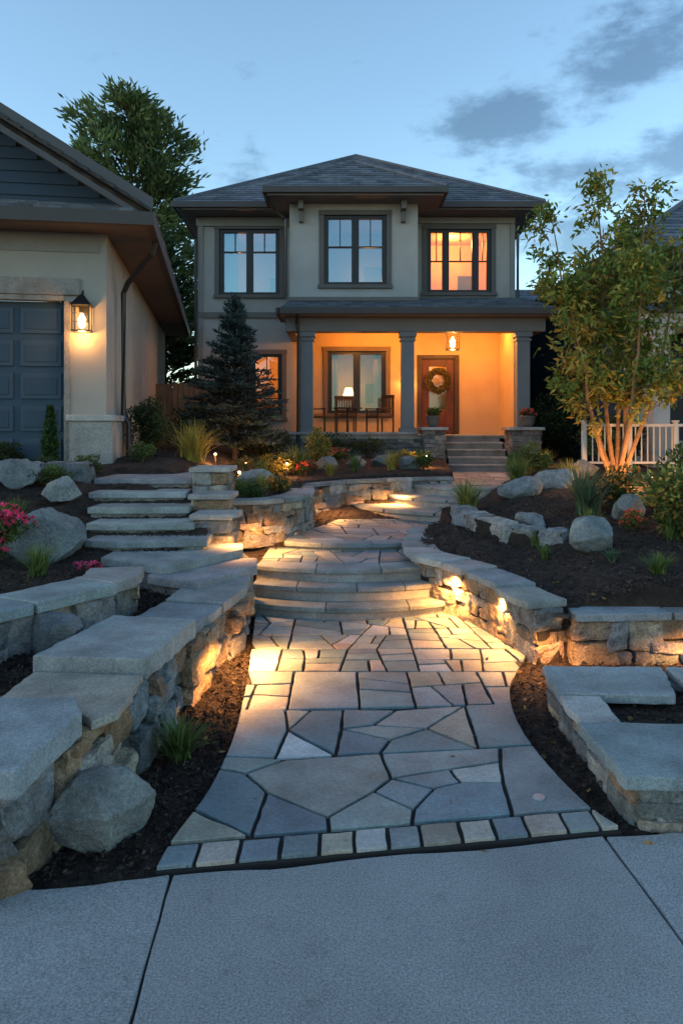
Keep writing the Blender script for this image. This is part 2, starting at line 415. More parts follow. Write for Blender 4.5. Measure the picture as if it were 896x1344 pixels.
def flags(mb,outline,cells,z,gap=.010,th=.03,pal=FP,cols=None):
    for ci,c in enumerate(cells):
        if area(c)<0: c=c[::-1]
        p=outline; L=len(c)
        for i in range(L):
            a,b=c[i],c[(i+1)%L]; l=math.hypot(b[0]-a[0],b[1]-a[1])
            if l<1e-5: continue
            p=clip(p,a,(-(b[1]-a[1])/l,(b[0]-a[0])/l),gap)
            if len(p)<3: break
        if len(p)<3 or abs(area(p))<.003: continue
        q=[p[0]]
        for v in p[1:]:
            if math.hypot(v[0]-q[-1][0],v[1]-q[-1][1])>.006: q.append(v)
        if math.hypot(q[0][0]-q[-1][0],q[0][1]-q[-1][1])<.006: q.pop()
        if len(q)<3: continue
        w=[]
        for i in range(len(q)):
            a,b=q[i],q[(i+1)%len(q)]; l=math.hypot(b[0]-a[0],b[1]-a[1]); m=max(1,int(l/.07))
            for k in range(m):
                t=k/m; j=.0 if k==0 else .0045
                w.append((a[0]+(b[0]-a[0])*t+U(-j,j),a[1]+(b[1]-a[1])*t+U(-j,j)))
        mb.prism(w,z-th,z+U(-.003,.003),jc(cols[ci] if cols else R.choice(pal),.14))
path=empty('flagstone_path',(0,3.4,0))
PL=smooth([(-.79,3.24),(-.767,3.49),(-.685,3.95),(-.653,4.58),(-.677,5.28),(-.74,6.2),(-.8,6.9),(-.87,7.75)],4)
PR=smooth([(1.31,3.57),(1.23,3.76),(1.15,4.22),(1.117,4.81),(1.2,5.45),(1.38,5.95),(1.56,6.4),(1.62,6.85),(1.5,7.25),(1.36,8.0)],4)
outl=[(p.x,p.y) for p in PL][::-1]+[(p.x,p.y) for p in PR]
fm=MB()
lo=3.37
x=-.82; si=0
SET=[(.17,.21,.23),(.29,.27,.235),(.14,.185,.205),(.155,.2,.22),(.30,.275,.235),(.42,.43,.42),(.16,.205,.225),(.25,.235,.21),(.33,.31,.275),(.14,.19,.215),(.31,.28,.24),(.2,.24,.25),(.27,.26,.24)]
while x<1.4:
    w=U(.15,.19); a=x;b=x+w; x=b
    c=[(a,lo-.0+.159*a),(b,lo+.159*b),(b,lo+.175+.159*b),(a,lo+.175+.159*a)]
    flags(fm,outl,[c],.022,gap=.009,cols=[SET[si%13]]); si+=1
a_=(-.95,3.41);b_=(-.414,3.50);c_=(-.057,3.548);d_=(.333,3.61);e_=(.826,3.689);f_=(1.42,3.78)
g_=(-.9,3.87);h_=(-.9,4.27);i_=(-.384,3.918);j_=(-.066,3.668);k_=(-.52,4.13);l_=(-.315,4.308);m_=(.228,4.388);n_=(.265,4.077);o_=(.93,4.47);p_=(.891,4.28)
q_=(.853,4.025);r_=(.632,4.025);s_=(.483,3.958);t_=(.355,3.74);u_=(.165,3.93);v_=(.594,4.185)
B0=(-.9,4.36);l2=(-.38,4.315);B2=(-.035,4.36);B3=(.22,4.39);o2=(.80,4.45);T0=(-.9,5.07);T1=(-.375,5.07);T2=(-.2,5.05);T3=(.01,5.06);T4=(.36,5.05);T5=(.83,5.14);T6=(1.5,5.2)
x1=(-.332,4.726);x3=(0,4.738);x4=(.2,4.80);x5=(.293,4.578);x6=(.532,4.75)
BL=(.125,.195,.22);GY_=(.185,.24,.255);BU=(.275,.285,.26);TN=(.28,.265,.225);GN=(.42,.43,.42);MD=(.225,.26,.26);BD=(.105,.155,.18)
hand=[([a_,b_,g_],TN),([g_,b_,i_,k_,h_],BL),([b_,c_,j_,i_],BD),([k_,i_,j_,u_,n_,m_,l_],BU),([j_,c_,d_,t_,u_],MD),([u_,t_,s_,n_],GY_),([t_,d_,e_,q_,r_,s_],BL),([n_,s_,r_,v_],GY_),
 ([m_,n_,v_,p_,o_],MD),([v_,r_,q_,p_],GN),([e_,f_,(1.42,4.55),o_,p_,q_],GY_),([h_,k_,l_,(-.9,4.36)],MD),
 ([B0,l2,x1,T1,T0],GY_),([l2,B2,x1],GN),([x1,B2,x3,T3,T2],BL),([x1,T2,T1],BU),([x3,x4,T4,T3],GY_),([B2,B3,x5,x3],BD),([x3,x5,x6,x4],MD),([x5,B3,o2,x6],BL),([x4,x6,T5,T4],BU),([x6,o2,T5],TN),([o2,(1.5,4.55),T6,T5],BL)]
flags(fm,outl,[q[0] for q in hand],.022,gap=.0105,cols=[q[1] for q in hand])
def row(y0,y1,k0,k1,spl,amin,amax,irr):
    cells=[]
    for a,b,sub in spl:
        c=[(a,y0+k0*a),(b,y0+k0*b),(b,y1+k1*b),(a,y1+k1*a)]
        if sub: bsp(c,amin,amax,irr,cells)
        else: cells.append(c)
    return cells
rows=[]
rows+=row(5.08,5.85,.07,.0,[(-1,-.36,True),(-.36,.12,False),(.12,.5,True),(.5,1.8,True)],.07,.16,.16)
rows+=row(5.85,6.45,.0,.0,[(-1,-.5,False),(-.5,.6,True),(.6,2,True)],.045,.12,.1)
rows+=row(6.45,8.1,.0,.0,[(-1,-.45,True),(-.45,.6,True),(.6,2,True)],.045,.12,.28)
flags(fm,outl,rows,.022,gap=.0105)
fm.obj('flagstones',mFlag,path,bevel=.005,inv=True)
gr=MB(); gr.prism(outl,-.04,.004); gr.obj('joint_bed',mGrout,path,inv=True)
dr=MB(); dr.lathe((1.0,3.86,.024),[(.001,.004),(.03,.004),(.034,0),(.034,-.01)],20); dr.obj('drain_cap',plain('zinc',(.5,.5,.5),.35,.8),path,inv=True)

# ------------------------------------------------------------------ curved steps (first flight + landing)
def arc3(p0,p1,p2,n=18):
    (ax,ay),(bx,by),(cx,cy)=p0,p1,p2
    D=2*(ax*(by-cy)+bx*(cy-ay)+cx*(ay-by))
    ux=((ax*ax+ay*ay)*(by-cy)+(bx*bx+by*by)*(cy-ay)+(cx*cx+cy*cy)*(ay-by))/D
    uy=((ax*ax+ay*ay)*(cx-bx)+(bx*bx+by*by)*(ax-cx)+(cx*cx+cy*cy)*(bx-ax))/D
    a0=math.atan2(ay-uy,ax-ux);a1=math.atan2(cy-uy,cx-ux); r=math.hypot(ax-ux,ay-uy)
    if a1<a0: a1+=2*math.pi
    return [(ux+r*math.cos(a0+(a1-a0)*k/n),uy+r*math.sin(a0+(a1-a0)*k/n)) for k in range(n+1)]
st=empty('curved_stone_steps',(0,7.4,0))
tr=MB(); bd=MB(); fl2=MB()
SL=[((-.93,7.66),(.1,7.38),(1.36,7.92),.14),((-.92,7.88),(.1,7.66),(1.2,8.02),.28),((-.92,8.13),(.05,7.90),(1.06,8.17),.42)]
TC=(.235,.265,.27)
for i,(a,b,c,z) in enumerate(SL):
    A=arc3(a,b,c); back=9.3
    I=[(p[0]*.985,p[1]+.03) for p in A]
    bd.prism(I+[(c[0]-.02,back),(a[0]+.02,back)],z-.16,z-.052,(.30,.295,.28))
    cuts=[0,4,9,13,18] if i%2 else [0,6,12,18]
    for s0,s1 in zip(cuts,cuts[1:]):
        seg=A[s0:s1+1]; e=.003
        dpt=.36 if i==2 else .5
        bk=[(p[0]*.97,p[1]+dpt) for p in seg]
        sh=[(p[0]+(e if k==0 else (-e if k==len(seg)-1 else 0)),p[1]) for k,p in enumerate(seg)]
        shb=[(p[0]+(e if k==0 else (-e if k==len(seg)-1 else 0)),p[1]) for k,p in enumerate(bk)]
        tr.prism(sh+shb[::-1],z-.052,z,jc(TC,.12))
tr.obj('treads',mCap,st,bevel=.01,inv=True); bd.obj('risers',mFlag,st,inv=True)
A=arc3(*SL[2][:3]); land=[(p[0]*.965,p[1]+.375) for p in A]+[(.98,9.32),(-.88,9.32)]
cells=[]; bsp([(-1,8.2),(1.2,8.2),(1.2,9.4),(-1,9.4)],.06,.16,.25,cells)
flags(fl2,land,cells,.42,gap=.008)
gl=MB(); gl.prism(land,.3,.405)
B=arc3((-.70,9.3),(.15,9.1),(1.02,9.35))
tr2=MB()
for s0,s1 in ((0,5),(5,11),(11,18)):
    seg=B[s0:s1+1]; tr2.prism(seg+[(p[0]*.98,p[1]+.3) for p in seg][::-1],.445,.50,jc(TC,.08))
bd2=MB(); bd2.prism([(p[0]*.98,p[1]+.03) for p in B]+[(1,9.8),(-.6,9.8)],.3,.444,(.26,.24,.21))
l2_=[(p[0]*.98,p[1]+.308) for p in B]+[(1.0,10.0),(1.25,10.6),(1.7,11.1),(2.3,11.6),(2.3,13.0),(.3,12.6),(-.1,12.1),(-.05,11.5),(-.25,10.9),(-.5,10.2)]
cells=[]; bsp([(-1,9.2),(2.5,9.2),(2.5,13.2),(-1,13.2)],.1,.3,.35,cells)
flags(fl2,l2_,cells,.50,gap=.011)
gl.prism(l2_,.3,.485)
tr2.obj('landing_nosing',mCap,st,bevel=.01,inv=True); bd2.obj('landing_riser',mFlag,st,inv=True)
fl2.obj('landing_flagstones',mFlag,st,bevel=.005,inv=True); gl.obj('landing_bed',mGrout,st,inv=True)
us=empty('semicircular_stone_steps',(2.2,13.4,.5)); ut=MB();ub=MB()
for (rx,ry,z) in ((2.2,2.4,.63),(1.5,1.72,.76),(.98,1.02,.90)):
    def ell(k,f=1): an=math.pi+math.pi*k/24; return (2.2+rx*f*math.cos(an),13.4+ry*f*math.sin(an))
    pr=[ell(k,.985) for k in range(25)]; ub.prism(pr+[(2.2+rx*.98,14.0),(2.2-rx*.98,14.0)],z-.16,z-.05,(.30,.28,.25))
    cs=[0,3,6,9,12,16,20,24]
    for s0,s1 in zip(cs,cs[1:]):
        o=[ell(s0+(s1-s0)*k/4+(.05 if k==0 else (-.05 if k==4 else 0))) for k in range(5)]; inn=[ell(s0+(s1-s0)*k/4,.55) for k in range(5)]
        ut.prism(o+inn[::-1],z-.05,z,jc((.26,.27,.265),.08))
ut.obj('treads',mCap,us,bevel=.01,inv=True); ub.obj('risers',mFlag,us,inv=True)
ul=MB(); cells=[]; bsp([(1.2,12.9),(4.6,12.9),(4.6,17.2),(1.2,17.2)],.15,.4,.2,cells)
L3=[(1.35,13.0),(3.1,13.0),(3.85,14.4),(4.25,15.6),(4.3,17.2),(2.25,17.2),(2.1,15.2),(1.95,14.0)]
flags(ul,L3,cells,.905,gap=.01); uo=ul.obj('landing_flagstones',mFlag,us,bevel=.005,inv=True)
u2=MB(); u2.prism(L3,.6,.885); u2.obj('landing_bed',mGrout,us,inv=True)

# ------------------------------------------------------------------ left garden stairs
gs=empty('garden_stairs',(-1.8,7.2,.4)); t=MB(); bb=MB()
G=[(-1.73,-.80,6.45,.575,.80,.35,.085),(-2.29,-1.0,6.8,.655,.95,.45,.085),(-2.6,-1.36,7.6,.755,.12,.10,.075),(-2.72,-1.57,8.05,.87,.08,.06,.075),(-2.86,-1.72,8.55,.99,.05,.03,.075),(-3.02,-1.86,9.1,1.115,.03,.0,.075),(-3.15,-1.9,9.7,1.24,.0,.0,.075)]
for i,(x0,x1_,yf,z,dr_,dl,th_) in enumerate(G):
    nb=G[i+1][2]+(.75 if i<1 else .4) if i<6 else 10.9
    xm=x0*.45+x1_*.55 if i<2 else x0*.7+x1_*.3
    def edge_(p,q,m=7): return [(p[0]+(q[0]-p[0])*k/m+(U(-.009,.009) if k else 0),p[1]+(q[1]-p[1])*k/m+(U(-.012,.012) if k else 0)) for k in range(m)]
    front=edge_((x0,yf+dl),(xm,yf-.0))+edge_((xm,yf-.0),(x1_,yf+dr_))+[(x1_,yf+dr_)]
    bk=nb+.15
    t.prism(front+[(x1_-.05,max(bk,yf+dr_+.25)),(x0+.02,bk)],z-th_,z,jc((.27,.295,.30),.14))
    bb.prism([(x0+.03,yf+dl+.03),(xm,yf+.035),(x1_-.04,yf+dr_+.03),(x1_-.1,bk+.1),(x0+.05,bk)],z-.35,z-th_-.001,jc((.30,.29,.27),.1))
t.obj('treads',mCap,gs,bevel=.012,inv=True); bb.obj('risers',mRock,gs,inv=True)

# ------------------------------------------------------------------ walls
wall('stone_retaining_wall',LW,0,.515,1,thick=.3,ch=(.26,.48),hh=(.11,.2),jit=.10,amp=.017,capt=.08,capw=.44,capl=(.6,.95),pal=PALW,slope=.04,capstart=99,
     extra=[([(-2.3,2.97),(-1.75,2.93),(-1.27,2.98),(-1.225,3.60),(-1.33,3.80),(-2.3,3.78)],.436,.555,(.25,.285,.30)),([(-3.7,2.94),(-2.33,2.96),(-2.33,3.5),(-3.7,3.45)],.436,.535,(.27,.28,.28)),
            ([(-1.80,3.83),(-1.35,3.83),(-1.20,3.66),(-1.11,3.80),(-1.13,4.36),(-1.78,4.42)],.434,.482,(.33,.30,.25)),
            ([(-1.80,4.44),(-1.12,4.39),(-1.01,5.30),(-1.62,5.40)],.436,.566,(.285,.31,.31)),
            ([(-1.55,5.43),(-1.03,5.33),(-.93,5.95),(-1.42,6.08)],.434,.505,(.21,.245,.26)),
            ([(-1.41,6.10),(-.92,5.98),(-.82,6.55),(-.84,7.05),(-1.35,7.08)],.436,.518,(.27,.285,.28))])
wall('stone_retaining_wall',W2,.38,.74,1,thick=.26,ch=(.3,.55),hh=(.14,.28),pal=PALG,capt=.07,capw=.34,jit=.05,amp=.017,caprand=.022,caprot=.05)
wall('stone_retaining_wall',W3,lambda s:.46 if s<3 else min(.46+.1*(s-3),.78),lambda s:1.0 if s<3.4 else 1.02,1,ch=(.22,.42),hh=(.1,.17),pal=PAL,jit=.04,amp=.012)
wall('stone_retaining_wall',RW,lambda s:.42 if s<1.4 else 0,lambda s:.61-.03*s,-1,ch=(.2,.42),hh=(.1,.18),jit=.05,amp=.013,capw=.34,n=8,capl=(.4,.7),caprand=.012,caprot=.025,slope=.03,pal=PAL+[(.38,.31,.23),(.34,.28,.21)])
wall('stone_retaining_wall',RW2,0,.40,1,ch=(.25,.45),hh=(.11,.2),jit=.05,amp=.013,capw=.32,pal=PAL,slope=.03,caprot=.02)
wall('stone_retaining_wall',R2,lambda s:.45,lambda s:.84-.04*s,-1,thick=.3,ch=(.4,.6),hh=(.34,.42),pal=PALG,cap=False,amp=.02,jit=.05,slope=.01)
wall('stone_retaining_wall',[(-6.5,9.55),(-4.5,9.6),(-3.9,9.62),(-3.2,9.66)],1.0,1.45,1,thick=.3,ch=(.5,.8),hh=(.4,.5),pal=PALG,cap=False,amp=.02,jit=.05)
lw=empty('low_stone_seat_wall',(1.4,4.2,0)); s=MB(); cp=MB()
def straight(mb,p,q,side,z0,z1,thick,pal,ch=(.18,.4),hh=(.08,.13)):
    cv=Curve([p,q],4); ss=0
    while ss<cv.L-.01:
        w=U(*ch)
        if cv.L-ss-w<.12: w=cv.L-ss
        k=max(1,round((z1-z0)/U(*hh)))
        for c in range(k):
            f=U(0,.03); c8=[[[None]*2,[None]*2],[[None]*2,[None]*2]]
            for i,sv in enumerate((ss-.01,ss+w+.01)):
                P_,nn=cv.at(sv,side)
                for j,o in enumerate((-thick,f)):
                    for kk in (0,1):
                        zz=z0+(z1-z0)*(c+kk)/k+(U(-.012,.012) if not(kk==1 and c==k-1) else -.003)
                        c8[i][j][kk]=(P_.x+nn.x*o+U(-.01,.01),P_.y+nn.y*o+U(-.01,.01),zz)
            stone(mb,c8,jc(R.choice(pal),.2),.01)
        ss+=w
straight(s,(1.4,5.2),(1.4,3.66),1,-.04,.19,.2,PALG+PAL)
straight(s,(1.42,3.62),(3.4,3.66),1,-.04,.19,.25,PALG)
straight(s,(1.64,3.62),(1.64,5.1),1,.0,.16,.15,PALG)
straight(s,(3.2,5.2),(1.42,5.2),1,-.04,.19,.2,PALG)
s.obj('stones',mRock,lw,inv=True)
for pts,z0,z1,cc in (([(1.345,4.73),(2.05,4.68),(2.2,5.24),(1.38,5.26)],.188,.25,(.25,.285,.295)),([(1.345,4.27),(1.57,4.27),(1.6,4.70),(1.345,4.72)],.186,.238,(.36,.365,.36)),([(1.33,3.58),(1.9,3.55),(2.3,3.6),(2.3,4.24),(1.8,4.22),(1.31,4.25)],.188,.258,(.205,.255,.27)),
    ([(2.31,3.6),(3.3,3.6),(3.3,4.22),(2.31,4.24)],.19,.25,(.28,.3,.3)),([(2.22,4.72),(3.2,4.7),(3.2,5.24),(2.22,5.24)],.19,.25,(.28,.3,.3))): cp.prism(rag(pts,.009,.06),z0,z1,cc)
cp.obj('cap_slabs',mCap,lw,bevel=.01,inv=True)
ck=empty('stair_cheek_wall',(-1.5,8.7,.5)); s=MB(); cp=MB()
for (x0,x1_,y0,y1,z1) in ((-1.6,-1.18,8.25,8.75,.95),(-1.72,-1.3,8.78,9.3,1.12),(-1.82,-1.4,9.33,9.9,1.40)):
    straight(s,(x0,y0),(x1_,y0),1,.38,z1-.06,.5,PALW,(.2,.35),(.11,.17)); straight(s,(x1_,y0+.05),(x1_,y1),1,.38,z1-.06,.3,PALW,(.2,.35),(.11,.17))
    straight(s,(x0,y1),(x0,y0+.02),1,.38,z1-.06,.3,PALG,(.2,.35),(.11,.17))
    cp.prism(rag([(x0-.04,y0-.05),(x1_+.04,y0-.04),(x1_+.05,y1),(x0-.03,y1)]),z1-.06,z1,jc((.29,.295,.285),.1))
s.obj('stones',mRock,ck,inv=True); cp.obj('cap_slabs',mCap,ck,bevel=.012,inv=True)

# ------------------------------------------------------------------ boulders
def ico(sub):
    import bmesh
    bm=bmesh.new(); bmesh.ops.create_icosphere(bm,subdivisions=sub,radius=1); v=[Vector(x.co) for x in bm.verts]; f=[tuple(q.index for q in p.verts) for p in bm.faces]; bm.free(); return v,f
IV,IF=ico(5)
def boulder(x,y,w,d_,hh,rz=0,z=None,col=(.27,.275,.27),sink=.12):
    z=h(x,y) if z is None else z; sd=Vector((U(0,99),U(0,99),U(0,99))); mb=MB(); out=[]
    pl=[(Vector((R.gauss(0,1),R.gauss(0,1),R.gauss(.3,.8))).normalized(),U(.56,.82)) for _ in range(15)]
    for v in IV:
        p=v.copy()
        for nn,dd in pl:
            t_=p.dot(nn)
            if t_>dd: p-=nn*(t_-dd)*.98
        p*=1+.09*noise.noise(v*1.5+sd)+.045*noise.noise(v*4+sd)+.028*noise.noise(v*10+sd)+.014*noise.noise(v*24+sd)
        out.append(p)
    mz=max(p.z for p in out); mx=max(abs(p.x) for p in out); my=max(abs(p.y) for p in out)
    out=[Vector((p.x/mx*w/2,p.y/my*d_/2,(p.z/mz*.5+.5)*hh*(1+sink)-hh*sink)) for p in out]
    mb.add(out,IF,col); o=mb.obj('boulder',mBoulder,smooth=True); o.location=(x,y,z-.01); o.rotation_euler=(0,0,rz); return o
for a in [(-1.12,3.53,.52,.44,.36,.3,-.02),(-1.88,5.05,.38,.32,.27,.2,.41),(-2.95,7.5,.82,.6,.5,.1),(-3.2,8.75,.5,.4,.3,1),(-1.05,8.3,.26,.3,.34,.4,.2),
          (-3.7,7.3,.4,.4,.25,2),(2.6,7.85,.62,.5,.36,.2),(3.5,9.3,.62,.45,.35,.7),(1.62,9.85,.4,.4,.34,.2,.5),(2.3,9.3,.5,.45,.2,1),
          (2.6,11.2,.8,.4,.3,.3),(3.3,12.0,.7,.5,.3,.1),(5.0,11.0,.6,.4,.35,.5),(-.3,14.2,.5,.4,.25,.2),(.3,14.6,.5,.4,.22,1.2),(.8,14.9,.6,.4,.22,.1),(-1.3,11.2,.7,.5,.3,.2),(1.3,14.2,.5,.4,.25,.4),
          (-3.9,9.15,.6,.4,.32,.5),(-4.5,9.0,.5,.4,.3,.9),(4.2,13.2,.7,.5,.3,.9),(-4.2,8.4,.5,.4,.3,.9)]:
    boulder(a[0],a[1],a[2],a[3],a[4],a[5],a[6] if len(a)>6 else None,col=jc(R.choice([(.25,.275,.285),(.29,.305,.305),(.21,.235,.25)]),.1))

# ------------------------------------------------------------------ plants
def grass(name,x,y,r,hh,n=90,cols=((.1,.14,.035),),wd=.012,z=None,stiff=.5):
    z=h(x,y) if z is None else z; mb=MB()
    for i in range(n):
        an=U(0,2*math.pi); l=hh*U(.6,1.1); lean=U(.05,1)**.8*r
        c=jc(R.choice(cols),.35); bx,by=R.gauss(0,r*.1),R.gauss(0,r*.1); dx,dy=math.cos(an),math.sin(an); w=wd*U(.7,1.3)
        vs=[];m=4
        for k in range(m+1):
            t_=k/m; hr=lean*t_**1.6; zz=l*(t_-(lean/hh)*stiff*t_**2.4*.6)
            ww=w*(1-t_)**.6*.5+.0006
            px,py=bx+dx*hr,by+dy*hr
            vs+=[(px-dy*ww,py+dx*ww,zz),(px+dy*ww,py-dx*ww,zz)]
        mb.add(vs,[(2*k,2*k+1,2*k+3,2*k+2) for k in range(m)],c)
    o=mb.obj(name,mFol,smooth=True); o.location=(x,y,z-.01); return o
GR=((.08,.13,.035),(.11,.17,.045),(.14,.19,.06)); GY=((.36,.32,.07),(.22,.23,.05),(.42,.34,.08)); GB=((.07,.12,.07),(.1,.15,.08))
for a in [('ornamental_grass',-.93,4.38,.25,.28,210,GR),('ornamental_grass',-2.45,6.15,.24,.3,150,GR),('ornamental_grass',-3.0,5.9,.24,.26,120,GR),
          ('ornamental_grass',2.82,6.8,.26,.24,160,GR),('ornamental_grass',2.6,7.35,.14,.16,60,GB),('ornamental_grass',2.1,7.9,.16,.19,80,GR),
          ('ornamental_grass',1.78,10.8,.4,.5,280,GR+GY),('ornamental_grass',2.85,12.4,.5,.5,240,GR),('ornamental_grass',-2.35,12.1,.68,.7,340,GY),('ornamental_grass',-.75,13.3,.45,.55,240,GY+GR),
          ('ornamental_grass',-1.35,10.3,.28,.32,120,GR),('ornamental_grass',-1.15,11.0,.3,.3,120,GY),('ornamental_grass',.9,13.9,.3,.4,120,GY),('ornamental_grass',3.6,8.3,.3,.4,130,GR),('ornamental_grass',-1.35,12.5,.35,.4,120,GR),('ornamental_grass',3.9,14.6,.3,.4,100,GR),
          ('ornamental_grass',-1.75,10.7,.3,.34,130,GR),('ornamental_grass',.25,13.7,.3,.36,120,GR),('ornamental_grass',-.2,13.0,.25,.3,100,GY),('ornamental_grass',3.7,12.4,.4,.45,150,GY+GR),('ornamental_grass',3.4,7.3,.24,.26,110,GR),('ornamental_grass',2.15,8.45,.18,.22,80,GR),('ornamental_grass',-3.5,8.2,.25,.28,100,GR),('ornamental_grass',1.5,15.2,.3,.35,100,GR),
          ('ornamental_grass',2.9,8.9,.22,.26,90,GY+GR),('ornamental_grass',3.9,10.8,.3,.36,110,GY+GR),('ornamental_grass',-2.6,5.5,.18,.2,80,GR)]:
    grass(*a)
grass('yucca_plant',3.1,9.7,.5,.62,130,GB,wd=.035,stiff=.2); grass('yucca_plant',4.3,10.3,.4,.5,90,GB,wd=.03,stiff=.3)
def shrub(name,x,y,rx,rz,n,cols,leaf=.05,z=None,top=None,flower=None):
    z=h(x,y) if z is None else z; mb=MB()
    for k in range(9):
        an=U(0,6.28); mb.tube([(0,0,0),(math.cos(an)*rx*.3,math.sin(an)*rx*.3,rz*.7),(math.cos(an)*rx*.6,math.sin(an)*rx*.6,rz*1.3)],[.012,.008,.003],4,(.1,.07,.045),1)
    K=max(8,int(14+rx*10)); cen=[]
    for k in range(K):
        v=NR.normal(size=3); v/=np.linalg.norm(v); rr=.75*NR.random()**.4; cen.append((v*rr*np.array([rx,rx,rz]),NR.uniform(.28,.5),NR.uniform(.55,1.35)))
    for c,q,br in cen:
        m=n//K; v=NR.normal(size=(m,3)); v/=np.linalg.norm(v,axis=1,keepdims=True); P=c+v*(NR.random((m,1))**.35)*np.array([rx,rx,rz])*q
        P[:,2]+=rz; P[:,2]=np.maximum(P[:,2],.02)
        D=v+NR.normal(size=(m,3))*.6+np.array([0,0,.3])
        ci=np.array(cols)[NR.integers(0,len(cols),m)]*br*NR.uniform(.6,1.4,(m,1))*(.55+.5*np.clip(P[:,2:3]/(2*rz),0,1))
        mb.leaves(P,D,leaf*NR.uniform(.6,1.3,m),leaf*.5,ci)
        if flower is not None:
            kf=max(2,m//12); vv=NR.normal(size=(kf,3)); vv[:,2]=abs(vv[:,2]); vv/=np.linalg.norm(vv,axis=1,keepdims=True)
            PP=c+vv*np.array([rx,rx,rz])*q*1.1; PP[:,2]+=rz
            for _ in range(6): mb.leaves(PP,NR.normal(size=(kf,3))+[0,0,.7],.045,.032,np.array([flower])*NR.uniform(.7,1.2,(kf,1)))
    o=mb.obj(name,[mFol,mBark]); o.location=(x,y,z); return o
DG=((.035,.065,.026),(.05,.08,.03)); MG=((.06,.11,.03),(.09,.135,.036)); YG=((.27,.24,.06),(.18,.2,.045),(.34,.25,.06))
shrub('flowering_plant',-3.2,6.9,.4,.28,2600,MG,.05,flower=(.75,.07,.18)); shrub('flowering_plant',-2.3,6.9,.13,.08,350,MG,.04,flower=(.6,.08,.2))
shrub('round_shrub',-3.05,12.3,.42,.48,5000,DG,.05); shrub('round_shrub',-4.75,10.6,.4,.2,2200,DG,.05); shrub('round_shrub',-3.45,10.2,.28,.14,1500,MG,.04); shrub('round_shrub',-3.9,10.1,.22,.12,1200,DG,.04)
shrub('round_shrub',-3.5,9.2,.25,.14,1200,MG,.04); shrub('golden_shrub',-.45,14.3,.25,.38,1700,YG,.06); shrub('golden_shrub',-1.1,12.9,.3,.2,1200,YG,.06)
shrub('golden_shrub',3.85,8.3,.6,.45,5000,YG+MG,.08); shrub('round_shrub',4.6,9.9,.6,.5,3500,MG,.07); shrub('round_shrub',5.6,15.5,.8,.5,3500,DG,.08); shrub('round_shrub',4.9,14.2,.5,.35,2200,MG,.07)
shrub('round_shrub',-1.6,15.5,.6,.4,3000,DG,.07); shrub('round_shrub',-.2,16.8,.5,.3,2200,DG,.06); shrub('round_shrub',-3.2,16.5,.8,.5,3500,DG,.08); shrub('golden_shrub',1.2,14.6,.25,.15,900,YG,.05)
shrub('flowering_plant',3.6,9.9,.35,.3,1500,MG,.06,flower=(.6,.28,.06)); shrub('golden_shrub',-1.5,11.8,.3,.2,1000,((.28,.16,.05),(.12,.14,.04)),.05); shrub('round_shrub',.6,16.9,.5,.25,1500,DG,.05)
shrub('round_shrub',1.5,14.0,.25,.16,900,MG,.05); shrub('round_shrub',-2.9,11.1,.25,.16,900,MG,.04); shrub('round_shrub',-1.15,9.85,.22,.12,900,MG,.04)
shrub('flowering_plant',-.6,12.9,.2,.12,600,MG,.04,flower=(.6,.08,.06)); shrub('round_shrub',3.3,13.4,.4,.28,2000,MG,.06); shrub('flowering_plant',-.1,15.6,.3,.16,900,MG,.05,flower=(.6,.1,.1))
shrub('flowering_plant',-.85,10.6,.2,.13,700,MG,.04,flower=(.6,.25,.05)); shrub('round_shrub',5.2,18.5,.9,.8,3500,DG,.08); shrub('flowering_plant',3.35,8.75,.16,.12,500,MG,.04,flower=(.55,.1,.05))

